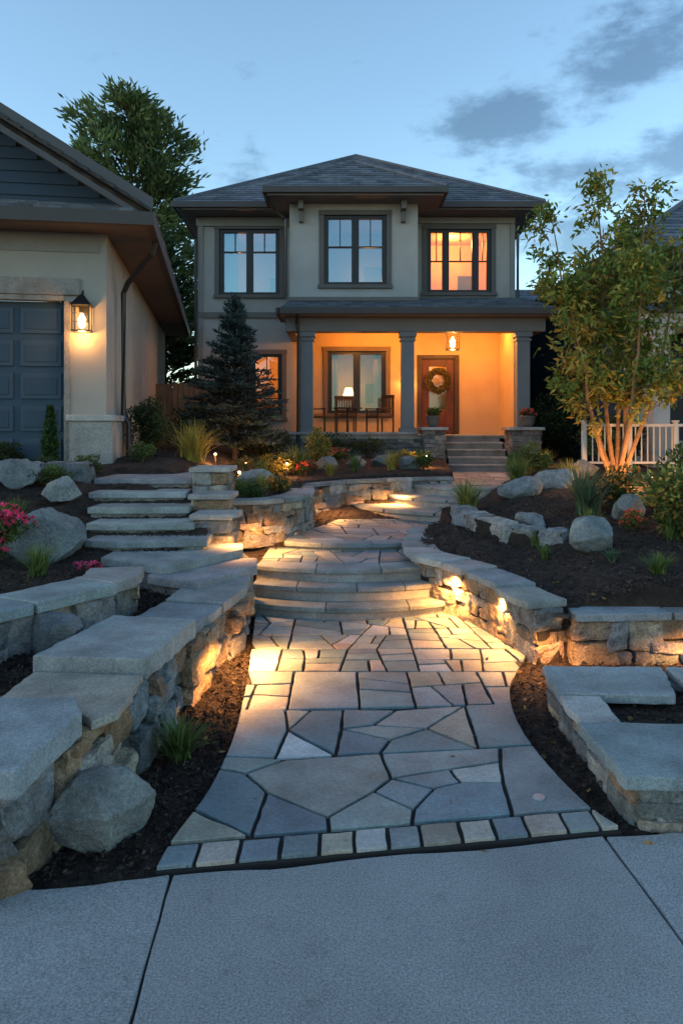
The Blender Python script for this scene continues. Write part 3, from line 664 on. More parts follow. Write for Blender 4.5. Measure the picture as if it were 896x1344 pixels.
def conifer(name,x,y,hh,rad,nlev,nb,cols,leaf,lw_,dens,z=None,droop=.15,up=.2,jitter=.25,start=.05,power=.9,trunk=.06,tuft=.0,rnd=False):
    z=h(x,y) if z is None else z; mb=MB()
    mb.tube([(0,0,-.1),(R.gauss(0,.02)*hh*.3,0,hh*.5),(0,0,hh)],[trunk,trunk*.6,.006],8,(.09,.065,.045),1)
    P=[];D=[];K=[]
    for l in range(nlev):
        t_=start+(1-start)*(l+.5)/nlev; zl=hh*t_
        for b in range(nb):
            if R.random()<.08: continue
            an=U(0,2*math.pi); L=rad*((1-t_)**power if not rnd else math.sin(math.pi*min(.97,.22+.78*t_))**.75*(1.05-.2*t_))*U(1-jitter,1+jitter*.7)+.02
            if t_<start+.12: L*=.75
            el=up+U(-.15,.15)+t_*.5; zz=zl+U(-.5,.5)*hh/nlev
            if rnd: zz=min(zz,hh*.97-L*math.sin(el)*.6)
            d0=np.array([math.cos(an)*math.cos(el),math.sin(an)*math.cos(el),math.sin(el)])
            n_=max(4,int(L*dens)); br=U(.55,1.3)
            tip=d0*L-np.array([0,0,droop*L]); mb.tube([(0,0,zz),tuple(d0*L*.5+[0,0,zz]),tuple(tip+[0,0,zz])],[.012*trunk/.06,.008*trunk/.06,.002],3,(.08,.06,.04),1)
            ts=NR.random(n_)**.7
            if tuft:
                kk=max(3,int(L*2.2)); cc=.3+.7*NR.random(kk); ts=np.clip(cc[NR.integers(0,kk,n_)]+NR.normal(0,.035,n_),0,1.02)
            side=np.cross(d0,[0,0,1]); side/=np.linalg.norm(side)+1e-9
            if tuft:
                so=NR.uniform(-1,1,kk)*L*.22; cidx=np.abs(ts[:,None]-cc[None,:]).argmin(1); sw=so[cidx]+NR.normal(0,.1,n_)
            else: sw=NR.uniform(-1,1,n_)*L*.28*(1-ts*.6)
            p=ts[:,None]*(d0*L)[None]-np.outer(ts**2,[0,0,droop*L])+np.outer(sw,side)+NR.normal(0,.018*hh/3+tuft,(n_,3))*[1,1,.7]; p[:,2]+=zz
            dd=d0+np.outer(np.sign(sw)*.6,side)+NR.normal(0,.35,(n_,3))
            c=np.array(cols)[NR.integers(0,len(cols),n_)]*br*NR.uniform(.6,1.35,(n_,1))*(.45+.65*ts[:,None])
            P.append(p);D.append(dd);K.append(c)
    P=np.concatenate(P);D=np.concatenate(D);K=np.concatenate(K)
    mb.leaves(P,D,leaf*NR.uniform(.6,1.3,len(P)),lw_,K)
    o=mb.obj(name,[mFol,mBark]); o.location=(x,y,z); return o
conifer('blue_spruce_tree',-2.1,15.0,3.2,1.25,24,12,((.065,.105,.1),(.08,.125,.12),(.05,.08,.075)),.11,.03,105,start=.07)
conifer('dwarf_cypress_shrub',-3.95,10.35,.85,.2,22,12,((.035,.08,.03),(.055,.105,.03)),.06,.022,260,up=1.0,droop=0,power=.6,trunk=.02)
conifer('pine_tree',-8.3,30,13.9,4.2,22,8,((.075,.12,.045),(.10,.15,.05),(.14,.175,.055)),.34,.10,70,z=1.2,droop=.0,up=.25,jitter=.45,start=.2,trunk=.28,tuft=.12,rnd=True)
conifer('pine_tree',-6.3,27,7.5,2.4,20,9,((.045,.07,.03),(.06,.09,.04)),.28,.09,70,z=1.1,start=.02,trunk=.15,power=.7)
conifer('pine_tree',5.6,25,4.5,1.6,16,9,((.03,.055,.03),(.045,.07,.035)),.22,.07,70,z=1.1,start=.02,trunk=.1)

def young_tree(name,x,y):
    z=h(x,y); mb=MB(); P=[];D=[];K=[]
    cols=np.array([(.2,.22,.045),(.15,.2,.04),(.28,.25,.05),(.34,.24,.05),(.11,.17,.035),(.13,.19,.04)])
    def foliage_at(p,d_,n_,sp):
        c=cols[NR.integers(0,6)]*NR.uniform(.75,1.25)
        q=np.array(p)+NR.normal(0,sp,(n_,3)); P.append(q); dd=np.array(d_)*.4+NR.normal(0,.6,(n_,3))+[0,0,-.45]; D.append(dd)
        K.append(np.tile(c,(n_,1))*NR.uniform(.7,1.3,(n_,1)))
    for k,(an,ln,tl) in enumerate([(2.9,1.0,4.5),(2.2,.35,5.2),(.3,.5,4.9),(0.1,1.1,3.9),(3.4,.9,3.2),(1.2,.6,4.2),(5.2,.6,3.7),(.8,.9,4.5)]):
        dx,dy=math.cos(an),math.sin(an); pts=[];rr=[]
        for i in range(8):
            t_=i/7; r_=ln*(t_**.75); pts.append((dx*(.06+r_)+R.gauss(0,.03),dy*(.06+r_)+R.gauss(0,.03),tl*t_)); rr.append(.035*(1-t_)**.8+.005)
        mb.tube(pts,rr,7,(.3,.17,.09),1)
        for i in range(27):
            t_=U(.26,1.0); j=min(6,int(t_*7)); f=t_*7-j; p=[pts[j][a]+(pts[j+1][a]-pts[j][a])*f for a in range(3)]
            a2=U(0,6.28); L=U(.25,.8)*(1.25-t_*.75); d_=(math.cos(a2),math.sin(a2),U(.2,.8))
            q=[p[a]+d_[a]*L for a in range(3)]; mb.tube([p,[p[a]+d_[a]*L*.5 for a in range(3)],q],[.009,.006,.002],4,(.22,.13,.07),1)
            for u in range(R.randint(4,6)):
                f2=U(.35,1.05); foliage_at([p[a]+d_[a]*L*f2 for a in range(3)],d_,R.randint(9,16),.085)
    P=np.concatenate(P);D=np.concatenate(D);K=np.concatenate(K); n_=len(P)
    mb.leaves(P,D,.145*NR.uniform(.6,1.25,n_),.05,K)
    o=mb.obj(name,[mFol,mBark]); o.location=(x,y,z); return o
young_tree('young_serviceberry_tree',4.55,12.6)

# ------------------------------------------------------------------ building helpers
def wallx(mb,x0,x1,z0,z1,y0,y1,ops,col,mi=0):
    xs_=sorted(set([x0,x1]+[v for o in ops for v in o[:2]]))
    for a,b in zip(xs_,xs_[1:]):
        cuts=sorted([(o[2],o[3]) for o in ops if o[0]<=a+1e-6 and o[1]>=b-1e-6]); z=z0
        for c0,c1 in cuts:
            if c0>z: mb.box(a,b,y0,y1,z,c0,col,mi)
            z=c1
        if z<z1: mb.box(a,b,y0,y1,z,z1,col,mi)
def roof(mb,a,b,c,d_,ch=.2,col=(.1,.105,.12)):
    a,b,c,d_=[Vector(v) for v in (a,b,c,d_)]
    up=((d_-a)+(c-b))/2; n_=(b-a).cross(d_-a if (d_-a).length>.01 else c-a).normalized()
    if n_.z<0: n_=-n_
    k=max(2,int(up.length/ch))
    for i in range(k):
        t0,t1=i/k,(i+1)/k+.002
        l0,r0=a.lerp(d_,t0),b.lerp(c,t0); l1,r1=a.lerp(d_,min(1,t1)),b.lerp(c,min(1,t1)); W=(r0-l0).length; u=0
        while u<W-1e-4:
            w=U(.22,.42); 
            if W-u-w<.12: w=W-u
            f0,f1=u/W,(u+w)/W; e=U(.022,.034)
            p=[l0.lerp(r0,f0)+n_*e,l0.lerp(r0,f1)+n_*e,l1.lerp(r1,f1)+n_*.006,l1.lerp(r1,f0)+n_*.006,l0.lerp(r0,f0)-n_*.01,l0.lerp(r0,f1)-n_*.01]
            mb.add(p,[(0,1,2,3),(4,5,1,0)],jc(col,.35)); u+=w
    mb.add([a-n_*.012,b-n_*.012,c-n_*.012,d_-n_*.012],[(3,2,1,0)],(.08,.07,.06))
TCAS=(.12,.108,.097)
def window(par,x0,x1,z0,z1,y,cols,trans=.3,grid=(2,2),room=(.5,.35,.2),lamp=40,curt=None,tcol=TCAS,trim=.12,lpos=None,depth=2.2,inv=True,name='window',shade=False,fw=.075,gm_=None,ccol=(.62,.5,.38)):
    e=empty(name,(x0,y,z0) if inv else (0,0,0),parent=par)
    if inv: e.matrix_parent_inverse=Matrix.Translation(par.location).inverted()
    f=MB(); ya,yb=y+.03,y+.12
    f.box(x0,x0+fw,ya,yb,z0,z1); f.box(x1-fw,x1,ya,yb,z0,z1); f.box(x0+fw,x1-fw,ya,yb,z0,z0+fw); f.box(x0+fw,x1-fw,ya,yb,z1-fw,z1)
    zt=z1-(z1-z0)*trans if trans else None
    edges=[x0+fw]; W=x1-x0-2*fw; tot=sum(cols); acc=0
    for i,cw in enumerate(cols[:-1]):
        acc+=cw; xm=x0+fw+W*acc/tot; f.box(xm-.055,xm+.055,ya-.006,yb-.004,z0+fw,z1-fw); edges+=[xm-.055,xm+.055]
    edges.append(x1-fw)
    for i in range(0,len(edges),2):
        a,b=edges[i],edges[i+1]
        for (u0,u1) in ((a,a+.035),(b-.035,b)): f.box(u0,u1,ya+.008,yb-.01,z0+fw,z1-fw)
        if zt: f.box(a+.035,b-.035,ya+.01,yb-.012,zt-.014,zt+.014)
        gx=grid[0]
        for k in range(1,gx): xm=a+(b-a)*k/gx; f.box(xm-.012,xm+.012,ya+.012,yb-.014,zt if zt else z0+fw,z1-fw)
        for k in range(1,grid[1]):
            zm=z0+(zt-z0 if zt else z1-z0)*k/grid[1]; f.box(a+.035,b-.035,ya+.013,yb-.016,zm-.012,zm+.012)
    f.obj('frame',mBlack,e,inv=inv)
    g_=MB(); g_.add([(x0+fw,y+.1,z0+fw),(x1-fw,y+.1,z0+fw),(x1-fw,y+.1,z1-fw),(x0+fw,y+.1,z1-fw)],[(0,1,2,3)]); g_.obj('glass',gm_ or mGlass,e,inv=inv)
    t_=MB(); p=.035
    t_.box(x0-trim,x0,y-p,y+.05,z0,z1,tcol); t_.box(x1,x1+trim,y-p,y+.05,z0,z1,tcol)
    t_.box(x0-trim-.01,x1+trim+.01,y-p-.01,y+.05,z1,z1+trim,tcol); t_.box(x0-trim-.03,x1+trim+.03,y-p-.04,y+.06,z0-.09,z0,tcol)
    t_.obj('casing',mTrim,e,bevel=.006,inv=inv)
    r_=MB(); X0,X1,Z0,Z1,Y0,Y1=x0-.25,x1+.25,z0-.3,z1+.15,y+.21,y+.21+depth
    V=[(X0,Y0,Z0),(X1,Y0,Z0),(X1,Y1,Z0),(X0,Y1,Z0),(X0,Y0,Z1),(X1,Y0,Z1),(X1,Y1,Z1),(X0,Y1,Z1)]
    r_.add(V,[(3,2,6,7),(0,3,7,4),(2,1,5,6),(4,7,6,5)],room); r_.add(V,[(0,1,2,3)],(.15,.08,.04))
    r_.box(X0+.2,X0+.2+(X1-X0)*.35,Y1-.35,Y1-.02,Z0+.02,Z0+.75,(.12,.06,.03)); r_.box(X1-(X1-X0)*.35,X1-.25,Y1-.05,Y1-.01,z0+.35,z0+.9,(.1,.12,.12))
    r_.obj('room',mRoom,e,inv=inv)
    if curt:
        cu=MB()
        for (a,b) in curt:
            n_=int((b-a)/.03)+1; vs=[]
            for k in range(n_+1):
                xx=a+(b-a)*k/n_; yy=y+.3+.03*math.sin(k*1.9); vs+=[(xx,yy,z0-.1),(xx,yy,z1+.1)]
            cu.add(vs,[(2*k,2*k+2,2*k+3,2*k+1) for k in range(n_)],ccol)
        cu.obj('curtain',mRoom,e,smooth=True,inv=inv)
    if lamp:
        lp=lpos or ((x0+x1)/2,y+1.3,z1-.1)
        light('room_light',lp,lamp,.12,(1,.42,.11),e,inv=inv)
        if shade:
            lm=MB(); lm.lathe((lp[0],lp[1],lp[2]-.1),[(.16,-.12),(.1,.08),(.09,.1)],14); lm.obj('lamp_shade',mBulbS,e,inv=inv)
    return e
def pipe(par,pts,r=.04,inv=True,name='downspout'):
    m_=MB(); m_.tube(pts,r,8); m_.obj(name,mMetal,par,inv=inv)

WALLC=(.365,.35,.315); TR=(.15,.137,.122); FAS=(.065,.06,.058)
# ------------------------------------------------------------------ main house
Hs=empty('two_story_house',(.4,20,1.1)); w=MB()
LWn=(-3.2,-1.62,5.36,7.08); CWn=(-.43,1.11,5.4,7.12); RWn=(2.24,3.92,5.42,7.08); GWn=(-2.36,-1.56,2.15,3.8); PWn=(-.36,1.16,2.25,3.88); DO=(1.98,3.08,1.7,3.78)
zt=7.40
wallx(w,-3.72,-1.28,.9,zt,20,20.2,[LWn,GWn],WALLC)
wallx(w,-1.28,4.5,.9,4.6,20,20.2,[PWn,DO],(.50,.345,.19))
wallx(w,-1.28,1.88,4.6,zt,18.8,19.0,[CWn],(.41,.40,.37))
w.box(-1.28,-1.08,19.0,20,4.6,zt,WALLC); w.box(1.68,1.88,19.0,20,4.6,zt,WALLC); w.box(-1.08,1.68,19.0,21,4.5,4.6,WALLC)
wallx(w,1.88,4.5,4.6,zt,20,20.2,[RWn],(.37,.35,.31))
w.box(-3.72,-3.52,20.2,28,.9,zt,WALLC); w.box(4.3,4.5,20.2,28,.9,zt,WALLC); w.box(-3.52,4.3,27.8,28,.9,zt,WALLC)
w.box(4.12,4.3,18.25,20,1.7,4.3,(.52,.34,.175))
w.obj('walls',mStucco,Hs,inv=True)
tr=MB()
tr.box(-3.78,-1.27,19.94,19.998,4.75,4.9,TR); tr.box(1.9,4.54,19.95,19.998,5.12,5.25,TR); tr.box(-1.31,1.91,18.76,18.798,5.0,5.1,TR)
tr.box(-3.76,-3.62,19.95,20.3,.9,7.3,(.23,.22,.20)); tr.box(4.42,4.54,19.95,20.3,4.6,7.3,(.23,.22,.20))
tr.box(-3.8,-1.27,19.93,19.997,7.15,7.38,(.24,.225,.2)); tr.box(1.9,4.54,19.93,19.997,7.22,7.38,(.24,.225,.2))
for x in (-1.05,1.45):
    tr.box(x,x+.13,18.42,18.797,7.18,7.395,TR); tr.box(x+.01,x+.12,18.62,18.797,6.92,7.18,TR)
tr.box(-4.17,5.06,19.3,28.6,7.40,7.50,TR); tr.box(-1.77,2.43,18.1,19.3,7.40,7.50,TR)
def gut(x0,x1,y0,y1,z): tr.box(x0,x1,y0,y1,z,z+.15,FAS)
gut(-4.27,-1.77,19.2,19.3,7.44);gut(2.43,5.16,19.2,19.3,7.44);gut(-1.87,2.53,18.0,18.1,7.445);gut(-1.87,-1.77,18.1,19.2,7.445);gut(2.43,2.53,18.1,19.2,7.445)
gut(-4.27,-4.17,19.3,28.6,7.443);gut(5.06,5.16,19.3,28.6,7.443)
tr.obj('trim_and_gutters',mTrim,Hs,bevel=.006,inv=True)
rf=MB(); RC=(.11,.125,.15); ap=(.45,23.95,10.4)
roof(rf,(-4.2,19.25,7.57),(5.1,19.25,7.57),ap,ap,col=RC); roof(rf,(5.1,19.25,7.57),(5.1,28.6,7.57),ap,ap,col=RC); roof(rf,(-4.2,28.6,7.57),(-4.2,19.25,7.57),ap,ap,col=RC); roof(rf,(5.1,28.6,7.57),(-4.2,28.6,7.57),ap,ap,col=RC)
pk=(.33,20.1,8.87); pe=(.33,21.6,8.87)
roof(rf,(-1.82,18.05,7.57),(2.48,18.05,7.57),pk,pk,col=RC)
roof(rf,(-1.82,21.6,7.57),(-1.82,18.05,7.57),pk,pe,col=RC); roof(rf,(2.48,18.05,7.57),(2.48,21.6,7.57),pe,pk,col=RC)
roof(rf,(-1.4,17.35,4.6),(4.95,17.35,4.6),(4.62,20.0,5.28),(-1.25,20.0,5.28),col=RC); roof(rf,(4.95,17.35,4.6),(4.95,20.0,4.6),(4.62,20,5.28),(4.62,20,5.28),col=RC)
rf.obj('shingle_roof',mShing,Hs,inv=True)
rd=MB()
for (a,b) in ((ap,(5.12,19.23,7.6)),(ap,(-4.22,19.23,7.6)),(pk,(-1.84,18.03,7.6)),(pk,(2.5,18.03,7.6)),(pk,pe)):
    rd.tube([Vector(a)+Vector((0,0,.02)),Vector(b)],.055,5,(.11,.12,.14))
rd.obj('ridge_caps',mShing,Hs,inv=True)
pc=MB(); CC=(.16,.18,.195)
pc.box(-1.3,4.75,17.75,18.12,4.12,4.45,(.17,.165,.16)); pc.box(-1.4,4.9,17.42,20,4.45,4.52,(.24,.2,.17)); pc.box(-1.45,5.0,17.32,17.42,4.47,4.62,FAS); pc.box(-1.5,-1.4,17.32,18.8,4.47,4.61,FAS); pc.box(4.9,5.0,17.42,19.99,4.47,4.61,FAS)
pc.box(4.5,4.72,18.12,19.9,4.13,4.44,(.2,.19,.18)); pc.box(-1.3,-1.1,18.12,19.99,4.13,4.44,(.2,.19,.18))
for x in (-.81,1.55,4.25):
    pc.box(x-.15,x+.15,17.8,18.1,1.88,4.0,CC); pc.box(x-.2,x+.2,17.75,18.15,4.0,4.118,CC); pc.box(x-.18,x+.18,17.77,18.13,3.9,3.96,CC); pc.box(x-.2,x+.2,17.75,18.15,1.72,1.88,CC)
pc.obj('porch_columns_and_beam',mTrim,Hs,bevel=.01,inv=True)
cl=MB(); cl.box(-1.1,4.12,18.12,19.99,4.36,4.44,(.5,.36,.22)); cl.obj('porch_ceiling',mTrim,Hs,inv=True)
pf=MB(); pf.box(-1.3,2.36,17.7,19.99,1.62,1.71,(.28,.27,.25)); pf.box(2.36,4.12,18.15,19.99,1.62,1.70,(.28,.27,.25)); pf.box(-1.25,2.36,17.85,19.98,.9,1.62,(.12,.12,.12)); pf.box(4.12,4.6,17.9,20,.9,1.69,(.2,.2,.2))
pf.obj('porch_floor',mFlag,Hs,inv=True)
s=MB(); GS=[(.13,.135,.14),(.18,.185,.19),(.22,.22,.21),(.155,.16,.16)]
straight(s,(-1.25,17.72),(1.9,17.72),1,.9,1.62,.2,GS,(.2,.4),(.09,.14))
for (x0,x1_,y0) in ((1.86,2.34,17.2),(3.82,4.5,17.15)):
    straight(s,(x0,y0),(x1_,y0),1,.8,1.82,.4,GS,(.18,.3),(.1,.14)); straight(s,(x1_,y0+.02),(x1_,y0+.7),1,.8,1.82,.3,GS,(.18,.3),(.1,.14)); straight(s,(x0,y0+.7),(x0,y0+.02),1,.8,1.82,.3,GS,(.18,.3),(.1,.14))
s.obj('stone_plinth',mRock,Hs,inv=True)
s=MB()
for (x0,x1_,y0) in ((1.80,2.40,17.12),(3.76,4.56,17.07)): s.box(x0,x1_,y0,y0+.85,1.82,1.89,(.31,.315,.32))
s.box(-1.3,1.79,17.62,17.9,1.715,1.775,(.29,.295,.3)); s.obj('plinth_caps',mCap,Hs,bevel=.01,inv=True)
s=MB()
for i in range(5):
    y0=16.9+.3*i; s.box(2.42,3.76,y0,18.16,.86+.16*i,.9+.16*(i+1)-.04,(.2,.19,.18)); s.box(2.40,3.78,y0-.03,18.14 if i==4 else y0+.33,.9+.16*(i+1)-.04,.9+.16*(i+1),(.29,.29,.28))
s.obj('porch_steps',mCap,Hs,bevel=.008,inv=True)
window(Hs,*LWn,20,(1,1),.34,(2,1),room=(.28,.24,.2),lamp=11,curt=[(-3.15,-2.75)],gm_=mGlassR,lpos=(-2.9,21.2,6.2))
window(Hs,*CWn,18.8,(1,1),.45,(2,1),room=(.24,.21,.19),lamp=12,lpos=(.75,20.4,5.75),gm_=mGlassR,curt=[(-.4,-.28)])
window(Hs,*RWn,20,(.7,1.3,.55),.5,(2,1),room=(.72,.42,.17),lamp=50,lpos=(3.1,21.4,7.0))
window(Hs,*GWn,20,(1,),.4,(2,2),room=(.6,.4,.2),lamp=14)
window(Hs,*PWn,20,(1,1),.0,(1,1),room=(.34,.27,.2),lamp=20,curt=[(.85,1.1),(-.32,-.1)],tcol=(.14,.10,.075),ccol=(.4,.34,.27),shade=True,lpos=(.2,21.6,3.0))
de=empty('front_door',(2.5,20,1.7),parent=Hs); de.matrix_parent_inverse=Matrix.Translation(Hs.location).inverted()
s=MB(); wd_=(.095,.03,.016)
s.box(1.98,2.1,19.97,20.16,1.7,3.78,(.05,.03,.02)); s.box(2.96,3.08,19.97,20.16,1.7,3.78,(.05,.03,.02)); s.box(2.1,2.96,19.97,20.16,3.68,3.78,(.05,.03,.02))
s.box(2.1,2.3,20.03,20.09,1.72,3.68,wd_); s.box(2.76,2.96,20.03,20.09,1.72,3.68,wd_); s.box(2.3,2.76,20.03,20.09,1.72,2.35,wd_); s.box(2.3,2.76,20.03,20.09,3.48,3.68,wd_); s.box(2.36,2.7,20.01,20.03,1.85,2.22,wd_)
s.obj('door_leaf',mWood,de,bevel=.008,inv=True)
s=MB(); s.add([(2.3,20.06,2.35),(2.76,20.06,2.35),(2.76,20.06,3.48),(2.3,20.06,3.48)],[(0,1,2,3)]); s.obj('door_glass',mGlass,de,inv=True)
s=MB(); s.box(1.9,3.2,20.9,20.95,1.7,3.8,(.55,.33,.16)); s.obj('hallway',mRoom,de,inv=True); light('hall_light',(2.5,20.6,3.5),6,.1,WARM,de)
s=MB(); s.tube([(2.88,20.0,2.6),(2.88,19.95,2.62),(2.88,19.95,2.85),(2.88,20.0,2.87)],.012,6); s.obj('handle',mMetal,de,inv=True)
wr=MB(); n_=1500; th=NR.uniform(0,6.283,n_); ph=NR.uniform(0,6.283,n_); r0=.25
P=np.stack([2.53+(r0+.07*np.cos(ph))*np.cos(th),19.95+.05*np.sin(ph),3.1+(r0+.07*np.cos(ph))*np.sin(th)],1); D=np.stack([-np.sin(th),-.4+0*th,np.cos(th)],1)+NR.normal(0,.6,(n_,3))
wr.leaves(P,D,.07,.03,np.array([(.06,.08,.03),(.12,.1,.04),(.2,.12,.05)])[NR.integers(0,3,n_)])
wr.tube([(2.53+.25*math.cos(a*.3),19.97,3.1+.25*math.sin(a*.3)) for a in range(22)],.02,5,(.12,.07,.04)); wr.obj('wreath',mFol,de,inv=True)
def lantern(name,x,y,z,sc,parent,energy,back=None,inv=True,chain=0):
    e=empty(name,(x,y,z) if inv else (0,0,0),parent=parent)
    if inv and parent: e.matrix_parent_inverse=Matrix.Translation(parent.location).inverted()
    m_=MB(); w_=.085*sc; H_=.26*sc
    for sx in (-1,1):
        for sy in (-1,1): m_.box(x+sx*w_-.007,x+sx*w_+.007,y+sy*w_-.007,y+sy*w_+.007,z,z+H_)
    m_.box(x-w_-.015,x+w_+.015,y-w_-.015,y+w_+.015,z-.02,z); 
    for zz in (.33,.66): m_.box(x-w_,x+w_,y-w_-.006,y-w_+.004,z+H_*zz-.004,z+H_*zz+.004)
    m_.add([(x-w_-.03,y-w_-.03,z+H_),(x+w_+.03,y-w_-.03,z+H_),(x+w_+.03,y+w_+.03,z+H_),(x-w_-.03,y+w_+.03,z+H_),(x-.02,y-.02,z+H_+.12*sc),(x+.02,y-.02,z+H_+.12*sc),(x+.02,y+.02,z+H_+.12*sc),(x-.02,y+.02,z+H_+.12*sc)],[(3,2,1,0),(0,1,5,4),(1,2,6,5),(2,3,7,6),(3,0,4,7),(4,5,6,7)])
    if chain: m_.tube([(x,y,z+H_+.1*sc),(x,y,z+H_+.1*sc+chain)],.01,6)
    if back is not None:
        m_.tube([(x,y,z+H_+.1*sc),(x,(y+back)/2,z+H_+.17*sc),(x,back-.01,z+H_*.9)],.012,6); m_.box(x-.06,x+.06,back-.03,back-.003,z+H_*.4,z+H_*1.2)
    m_.obj('frame',mBlack,e,inv=inv)
    b=MB(); b.lathe((x,y,z+.03),[(.012*sc,0),(.035*sc,.03*sc),(.04*sc,.1*sc),(.01*sc,.16*sc)],10); b.obj('bulb',mBulb,e,smooth=True,inv=inv)
    light('lamp_light',(x,y,z-.06),energy*.6,.05,WARM,e,inv=inv); light('lamp_light',(x,y-w_-.04,z+H_*.6),energy*.4,.05,WARM,e,inv=inv)
    return e
lantern('porch_pendant_lantern',2.75,18.9,3.82,1.7,Hs,32,chain=.12)
lantern('wall_sconce',1.68,19.82,3.05,1.0,Hs,8,back=20)
for x in (.3,3.6,1.4): 
    s=MB(); s.lathe((x,18.9,4.345),[(.07,0),(.07,.014)],14); s.obj('recessed_light',mBulb,Hs,inv=True); light('ceiling_light',(x,18.9,4.25),25,.08,(1,.35,.06),Hs)
pipe(Hs,[(-1.0,17.4,4.5),(-1.02,17.62,4.3),(-.99,17.68,3.9),(-1.0,17.68,1.1)],.045)
pipe(Hs,[(-4.1,19.3,7.45),(-3.95,19.6,7.1),(-3.8,19.9,6.8),(-3.8,19.9,1.1)],.05); pipe(Hs,[(-1.8,18.2,7.42),(-1.6,18.6,7.15),(-1.36,18.74,7.0),(-1.36,18.74,5.1)],.04)
pipe(Hs,[(5.0,19.4,7.42),(4.8,19.7,7.1),(4.6,19.92,6.95),(4.6,19.92,5.2)],.045)
def chair(x,y,z,rz,name='porch_chair'):
    m_=MB(); cw=(.05,.03,.02)
    for sx in (-.25,.22):
        m_.box(sx,sx+.035,-.25,-.215,0,.62,cw); m_.box(sx,sx+.035,.22,.255,0,.95,cw); m_.box(sx-.01,sx+.045,-.27,.22,.62,.65,cw)
    m_.box(-.25,.255,-.26,.22,.4,.45,cw)
    for k in range(7): xx=-.21+k*.065; m_.box(xx,xx+.03,.225,.245,.45,.9,cw)
    m_.box(-.26,.265,.222,.256,.9,.98,cw); m_.box(-.2,.2,-.22,.2,.452,.52,(.2,.12,.07))
    o=m_.obj(name,mWood,bevel=.006); o.location=(x,y,z); o.rotation_euler=(0,0,rz)
chair(-.75,18.9,1.71,.9); chair(.1,19.3,1.71,.1); chair(.95,18.9,1.71,-1.0)
s=MB(); s.lathe((0,0,0),[(.2,0),(.2,.02),(.03,.04),(.03,.6),(.06,.62),(.36,.63),(.36,.66)],20,(.05,.03,.02)); o=s.obj('round_patio_table',mWood); o.location=(.15,18.7,1.71)
def pot(x,y,z,r,fl=None,name='potted_plant'):
    e=empty(name,(x,y,z)); m_=MB(); m_.lathe((0,0,0),[(r*.6,0),(r*.9,.1),(r,.22),(r*1.08,.24),(r*1.05,.26),(r*.9,.24)],18,(.1,.1,.1)); m_.obj('pot',mFlag,e,smooth=True)
    p=shrub('foliage',0,0,r*1.2,.12,900,MG,.05,z=.2,flower=fl); p.parent=e
pot(2.1,17.5,1.89,.15); pot(4.25,17.4,1.89,.17,(.5,.08,.1))

# ------------------------------------------------------------------ garage house (left)
GH=empty('neighboring_garage_house',(-3.39,11,0),math.radians(9.1)); w=MB(); GWc=(.335,.318,.28)
b0_,et=1.3,4.68
wallx(w,-7,0,b0_,et,0,.25,[(-3.2,-.58,b0_,3.72)],GWc); w.box(-.25,0,.25,12,b0_,et,GWc); w.box(-7,-.25,11.75,12,b0_,et,GWc)
w.obj('walls',mStucco,GH)
t_=MB(); TB=(.24,.228,.208)
t_.box(-3.6,-.36,-.05,-.002,3.78,4.02,TB); t_.box(-3.45,-.58,-.03,.12,3.70,3.778,(.24,.23,.21))
t_.box(-.58,-.50,-.035,.12,b0_,3.70,(.24,.23,.21))
t_.box(-.5,.10,-.09,-.003,b0_,1.98,(.32,.31,.29)); t_.box(.003,.10,-.003,2.4,b0_,1.98,(.32,.31,.29)); t_.box(-.54,.14,-.13,-.003,1.982,2.07,(.37,.365,.35)); t_.box(.003,.14,-.003,2.44,1.982,2.07,(.37,.365,.35))
t_.obj('plinth_and_lintel',mCap,GH,bevel=.008)
t_=MB(); DB=(.030,.058,.088)
t_.box(-3.2,-.582,.13,.17,b0_,3.7,DB)
for r__ in range(5):
    z0=1.36+r__*.47
    for c__ in range(4):
        x0=-1.2-c__*.66; t_.box(x0,x0+.56,.105,.13,z0,z0+.37,(.038,.068,.1)); t_.box(x0+.06,x0+.5,.095,.105,z0+.06,z0+.31,DB)
t_.obj('garage_door',mTrim,GH,bevel=.008)
t_=MB()
t_.box(-7,.62,-.6,0,4.68,4.76,(.13,.105,.088)); t_.box(.0,.62,0,12.5,4.68,4.76,(.13,.105,.088)); t_.box(-7,.72,-.7,-.6,4.66,4.84,FAS); t_.box(.62,.72,-.6,12.5,4.66,4.84,FAS)
t_.box(-7,-.1,-.02,-.002,4.4,4.675,TB)
pitch=.6; rx=-4.3; rz_=4.85+pitch*(.65-rx)
z=5.02
while z<rz_-.1:
    xr=.3-(z-4.95)/pitch; xl=2*rx-xr
    if xr>xl: t_.add([(xl,-.02,z),(xr,-.02,z),(xr,.0,z+.17),(xl,.0,z+.17),(xl,.0,z-.001),(xr,.0,z-.001)],[(0,1,2,3),(4,5,1,0)],(.03,.052,.078))
    z+=.17
for off,hh_,yy in ((0,.2,-.62),(.16,.09,-.56)):
    a=Vector((.7-off*.2,yy,4.86-off)); bq=Vector((rx,yy,rz_+.02-off))
    t_.add([a,bq,bq+Vector((0,0,hh_)),a+Vector((0,0,hh_)),a+Vector((0,.08,0)),bq+Vector((0,.08,0)),bq+Vector((0,.08,hh_)),a+Vector((0,.08,hh_))],[(0,1,2,3),(7,6,5,4),(0,4,5,1),(3,2,6,7),(0,3,7,4)],(.085,.085,.09))
t_.add([(.66,-.55,4.86),(rx,-.55,rz_),(rx,0,rz_),(.66,0,4.86)],[(0,1,2,3)],(.12,.1,.085))
t_.obj('eaves_and_gable',mTrim,GH)
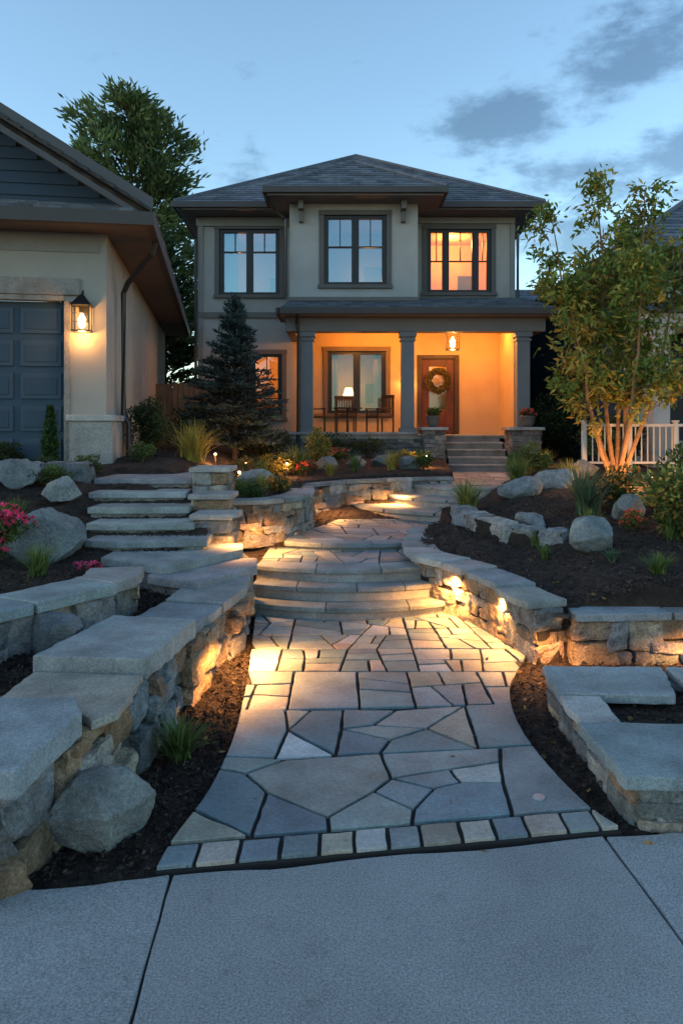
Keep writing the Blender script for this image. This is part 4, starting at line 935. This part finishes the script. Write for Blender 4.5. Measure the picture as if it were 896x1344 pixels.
r_=MB(); roof(r_,(.72,12.5,4.86),(.72,-.64,4.86),(rx,-.64,rz_+.1),(rx,12.5,rz_+.1),col=(.105,.115,.13)); roof(r_,(rx*2-.72,-.64,4.86),(rx*2-.72,12.5,4.86),(rx,12.5,rz_+.1),(rx,-.64,rz_+.1),col=(.105,.115,.13))
roof(r_,(-7,-.66,4.86),(.45,-.66,4.86),(.1,-.03,5.1),(-7,-.03,5.1),ch=.14,col=(.115,.13,.15)); r_.obj('shingle_roof',mShing,GH)
pipe(GH,[(.66,.3,4.66),(.62,.35,4.5),(.2,.9,4.15),(.12,1.0,4.0),(.12,1.0,2.07),(.2,1.0,1.95),(.2,1.0,1.35)],.045,inv=False)
lantern('wall_sconce',-.31,-.16,3.26,1.35,GH,11,back=0,inv=False)

# ------------------------------------------------------------------ right neighbour
NH=empty('neighboring_house',(9,20,1.1)); w=MB(); WHc=(.40,.41,.41); SD=(.036,.056,.08)
wallx(w,6.0,14,1.0,5.2,16,16.2,[(6.75,7.9,1.6,3.9)],WHc)
for k in range(24):
    z=1.0+k*.175; w.add([(5.98,16.1,z),(5.98,26,z),(6.0,26,z+.175),(6.0,16.1,z+.175),(6.0,16.1,z-.001),(6.0,26,z-.001)],[(1,0,3,2),(5,4,0,1)],SD)
w.box(6.02,14,16.2,26,1,5.19,(.1,.1,.1)); w.obj('walls',mStucco,NH,inv=True)
t_=MB(); WT=(.42,.43,.435)
t_.box(5.92,6.12,15.93,15.998,1.0,5.15,WT); t_.box(5.5,6.0,15.4,26.3,5.2,5.27,TR); t_.box(6.0,15,15.4,16.0,5.2,5.27,TR); t_.box(5.4,5.5,15.3,26.3,5.18,5.34,FAS); t_.box(5.5,15,15.3,15.4,5.18,5.34,FAS)
for k in range(12):
    a0=math.pi*k/12;a1=math.pi*(k+1)/12; r0,r1=.575,.75; cx,cz=7.325,3.9
    t_.add([(cx+r0*math.cos(a0),15.9,cz+r0*math.sin(a0)),(cx+r1*math.cos(a0),15.9,cz+r1*math.sin(a0)),(cx+r1*math.cos(a1),15.9,cz+r1*math.sin(a1)),(cx+r0*math.cos(a1),15.9,cz+r0*math.sin(a1)),
            (cx+r0*math.cos(a0),16,cz+r0*math.sin(a0)),(cx+r1*math.cos(a0),16,cz+r1*math.sin(a0)),(cx+r1*math.cos(a1),16,cz+r1*math.sin(a1)),(cx+r0*math.cos(a1),16,cz+r0*math.sin(a1))],[(0,1,2,3),(1,5,6,2),(0,3,7,4)],WT)
    t_.add([(cx,15.985,cz),(cx+r0*math.cos(a0),15.985,cz+r0*math.sin(a0)),(cx+r0*math.cos(a1),15.985,cz+r0*math.sin(a1))],[(0,1,2)],(.02,.025,.03))
t_.box(6.57,6.748,15.9,15.998,1.2,3.9,WT); t_.box(7.9,8.08,15.9,15.998,1.2,3.9,WT); t_.box(6.75,7.9,16.1,16.14,1.6,3.9,(.02,.025,.03)); t_.box(5.85,14,15.93,15.999,4.85,5.18,WT)
t_.box(6.1,6.42,14.9,15.22,1.9,3.7,WT); t_.box(6.04,6.48,14.84,15.28,3.7,3.85,WT); t_.box(6.02,6.5,14.8,15.3,1.0,1.9,(.28,.28,.27)); t_.box(5.95,14,14.75,15.9,3.85,4.1,WT)
t_.obj('trim',mTrim,NH,bevel=.006,inv=True)
NRc=(.10,.12,.15); A1=(5.42,15.32,5.36);A2=(5.42,26.3,5.36);A3=(15.2,15.32,5.36);A4=(15.2,26.3,5.36);K1=(10.4,20.3,8.75);K2=(10.4,21.3,8.75)
r_=MB(); roof(r_,A2,A1,K1,K2,col=NRc); roof(r_,A1,A3,K1,K1,col=NRc); roof(r_,A3,A4,K2,K1,col=NRc); roof(r_,A4,A2,K2,K2,col=NRc)
roof(r_,(5.9,14.65,4.12),(14,14.65,4.12),(14,15.95,4.6),(5.9,15.95,4.6),col=NRc)
for a,b in ((A1,K1),(A2,K2),(K1,K2)): r_.tube([Vector(a)+Vector((0,0,.02)),Vector(b)+Vector((0,0,.02))],.055,5,(.11,.12,.14))
r_.obj('shingle_roof',mShing,NH,inv=True)
w=MB(); w.box(5.0,7.5,25.0,25.2,1,5.7,SD); w.obj('rear_wing',mTrim,NH,inv=True)
r_=MB(); roof(r_,(4.6,26.6,5.75),(8,26.6,5.75),(8,29.5,7.2),(5.2,29.5,7.2),col=(.12,.135,.16)); r_.obj('rear_wing_roof',mShing,NH,inv=True)
lantern('wall_sconce',8.3,15.8,3.0,1.1,NH,8,back=16)
s=MB(); RW_=(.5,.5,.49)
for x in (4.2,5.0,5.8,6.6): s.box(x,x+.07,13.3,13.37,1.0,1.98,RW_); s.box(x-.015,x+.085,13.285,13.385,1.98,2.01,RW_)
s.box(4.2,6.6,13.31,13.36,1.9,1.95,RW_); s.box(4.2,6.6,13.315,13.355,1.25,1.29,RW_)
for k in range(22): s.box(4.27+k*.107,4.29+k*.107,13.325,13.345,1.29,1.9,RW_)
s.obj('porch_railing',mTrim,bevel=.004)
s=MB()
for k in range(22): s.box(-6.3+k*.14,-6.3+k*.14+.125,19.6,19.63,1.2,3.0+U(-.02,.02),jc((.2,.12,.07),.2))
s.box(-6.3,-3.8,19.631,19.67,1.6,1.7,(.15,.09,.05)); s.box(-6.3,-3.8,19.631,19.67,2.6,2.7,(.15,.09,.05)); s.obj('wooden_fence',mWood)

# ------------------------------------------------------------------ landscape lights
def wall_light(x,y,z,dx,dy,e,sp=150,fwd=.25,out=.15):
    em=empty('wall_light_fixture',(x,y,z)); m_=MB(); m_.box(-.05,.05,-.03,.03,-.012,.014); o=m_.obj('housing',mMetal,em); o.rotation_euler=(0,0,math.atan2(dy,dx)+math.pi/2)
    b=MB(); b.box(-.03,.03,-.01,.01,-.0135,-.0125); o=b.obj('lens',mBulb,em); o.rotation_euler=(0,0,math.atan2(dy,dx)+math.pi/2)
    light('lamp_light',(dx*out,dy*out,-.03),e,.03,WARM,em,kind='SPOT',inv=False,spot=sp,dirv=(dx*fwd,dy*fwd,-1))
def path_light(x,y,z=None,e=8,hh=.25):
    z=h(x,y) if z is None else z; em=empty('path_light_fixture',(x,y,z)); m_=MB(); m_.tube([(0,0,0),(0,0,hh)],.01,6); m_.lathe((0,0,hh),[(.06,0),(.055,.012),(.015,.035)],14); m_.obj('post',mMetal,em)
    b=MB(); b.lathe((0,0,hh-.03),[(.018,0),(.018,.028)],8); b.obj('bulb',mBulb,em); light('lamp_light',(0,0,hh-.05),e,.03,WARM,em,inv=False)
wall_light(-.86,6.1,.40,1,-.1,44,fwd=.30,out=.17); wall_light(-.98,5.5,.41,1,-.1,18,fwd=.0,out=.2)
wall_light(1.28,7.55,.46,-1,-.3,40,fwd=.15,out=.2); wall_light(1.60,6.7,.42,-1,-.2,44,fwd=.15,out=.2,sp=160); wall_light(2.95,6.04,.34,0,-1,34,fwd=-.1,out=.22,sp=160); wall_light(1.78,6.12,.38,-.7,-1,16,fwd=0,out=.22)
wall_light(-.93,9.22,.92,.3,-1,34,fwd=-.1,out=.28); wall_light(.75,12.72,.93,.5,-1,40,fwd=-.1,out=.32,sp=160); wall_light(-1.12,8.2,.9,.3,-1,18,fwd=.0,out=.22); wall_light(-.3,11.9,.93,1,-.6,22,out=.2)
path_light(-1.5,11.2,e=5); path_light(-.9,12.6,e=7); path_light(1.6,14.3,e=8); path_light(-2.1,12.7,e=10); path_light(3.9,14.9,e=8); path_light(4.2,8.6,e=9)
for (x,y,e) in ((4.35,11.9,24),(5.0,12.2,16),(-1.75,14.0,9)):
    em=empty('garden_spot_light',(x,y,h(x,y))); m_=MB(); m_.lathe((0,0,0),[(.03,0),(.04,.1),(.045,.12)],12); m_.obj('housing',mMetal,em); b=MB(); b.lathe((0,0,.115),[(.035,0),(.035,.008)],12); b.obj('lens',mBulb,em)
    light('lamp_light',(0,-.02,.2),e,.04,WARM,em,inv=False)

# ------------------------------------------------------------------ world
sc=bpy.context.scene; W=bpy.data.worlds.new('World'); sc.world=W; W.use_nodes=True; nt=W.node_tree; bg=nt.nodes['Background']
sun_el,sun_rot=math.radians(13),math.radians(255)
sk=N(nt,'ShaderNodeTexSky',sky_type='NISHITA'); sk.sun_disc=False; sk.sun_elevation=sun_el; sk.sun_rotation=sun_rot; sk.air_density=1.0; sk.dust_density=.25; sk.ozone_density=3.5
tc=N(nt,'ShaderNodeTexCoord').outputs['Generated']
def clouds():
    mp=N(nt,'ShaderNodeMapping'); mp.inputs['Scale'].default_value=(1,1,2.2); nt.links.new(tc,mp.inputs[0])
    n1=noise_n(nt,mp.outputs[0],8,9,.62); tot=None
    for (c,r,wt) in [((.19,.905,.375),(.085,.042),1.0),((.325,.845,.405),(.085,.07),1.0),((.30,.885,.30),(.14,.035),.8),((.40,.86,.31),(.10,.05),.9),((-.12,.94,.32),(.09,.03),.45),((.30,.93,.22),(.16,.03),.6),((-.7,.6,.3),(.2,.07),.8),((.8,.4,.35),(.25,.08),.8)]:
        sb=N(nt,'ShaderNodeVectorMath',operation='SUBTRACT'); nt.links.new(tc,sb.inputs[0]); sb.inputs[1].default_value=c
        ml=N(nt,'ShaderNodeVectorMath',operation='MULTIPLY'); nt.links.new(sb.outputs[0],ml.inputs[0]); ml.inputs[1].default_value=(1/r[0],.8/r[0],1/r[1])
        ln=N(nt,'ShaderNodeVectorMath',operation='LENGTH'); nt.links.new(ml.outputs[0],ln.inputs[0])
        v=mul(nt,rng(nt,ln.outputs['Value'],1,0,0,1.7),wt); tot=v if tot is None else mul(nt,tot,v,'MAXIMUM')
    s_=mul(nt,tot,mul(nt,mul(nt,n1,.5,'SUBTRACT'),2.3),'ADD')
    r=N(nt,'ShaderNodeMapRange',interpolation_type='SMOOTHSTEP'); nt.links.new(s_,r.inputs['Value']); r.inputs['From Min'].default_value=.30; r.inputs['From Max'].default_value=.80; r.inputs['To Max'].default_value=.9
    return r.outputs[0]
tint=N(nt,'ShaderNodeMix',data_type='RGBA',blend_type='MULTIPLY'); tint.inputs[0].default_value=1; nt.links.new(sk.outputs[0],tint.inputs[6]); tint.inputs[7].default_value=(1.28,1.14,.93,1)
cm=N(nt,'ShaderNodeMix',data_type='RGBA',blend_type='MULTIPLY'); nt.links.new(clouds(),cm.inputs[0]); nt.links.new(tint.outputs[2],cm.inputs[6]); cm.inputs[7].default_value=(.44,.46,.50,1)
nt.links.new(cm.outputs[2],bg.inputs[0]); bg.inputs[1].default_value=.37
sl=bpy.data.lights.new('sun','SUN'); sl.energy=.12; sl.angle=math.radians(20); sl.color=(1,.95,.9)
so=bpy.data.objects.new('sun',sl); C.objects.link(so)
sd=Vector((math.sin(sun_rot)*math.cos(sun_el),math.cos(sun_rot)*math.cos(sun_el),math.sin(sun_el))); so.rotation_euler=(sd).to_track_quat('Z','Y').to_euler()

cam=bpy.data.cameras.new('camera'); cam.sensor_width=36; cam.lens=36*1000/1344; cam.shift_y=-112/1344; cam.clip_end=2000; cam.clip_start=.05
co=bpy.data.objects.new('camera',cam); co.location=(0,0,1.9); co.rotation_euler=(math.pi/2,0,0); C.objects.link(co); sc.camera=co
sc.view_settings.view_transform='Standard'; sc.view_settings.look='None'; sc.view_settings.exposure=0
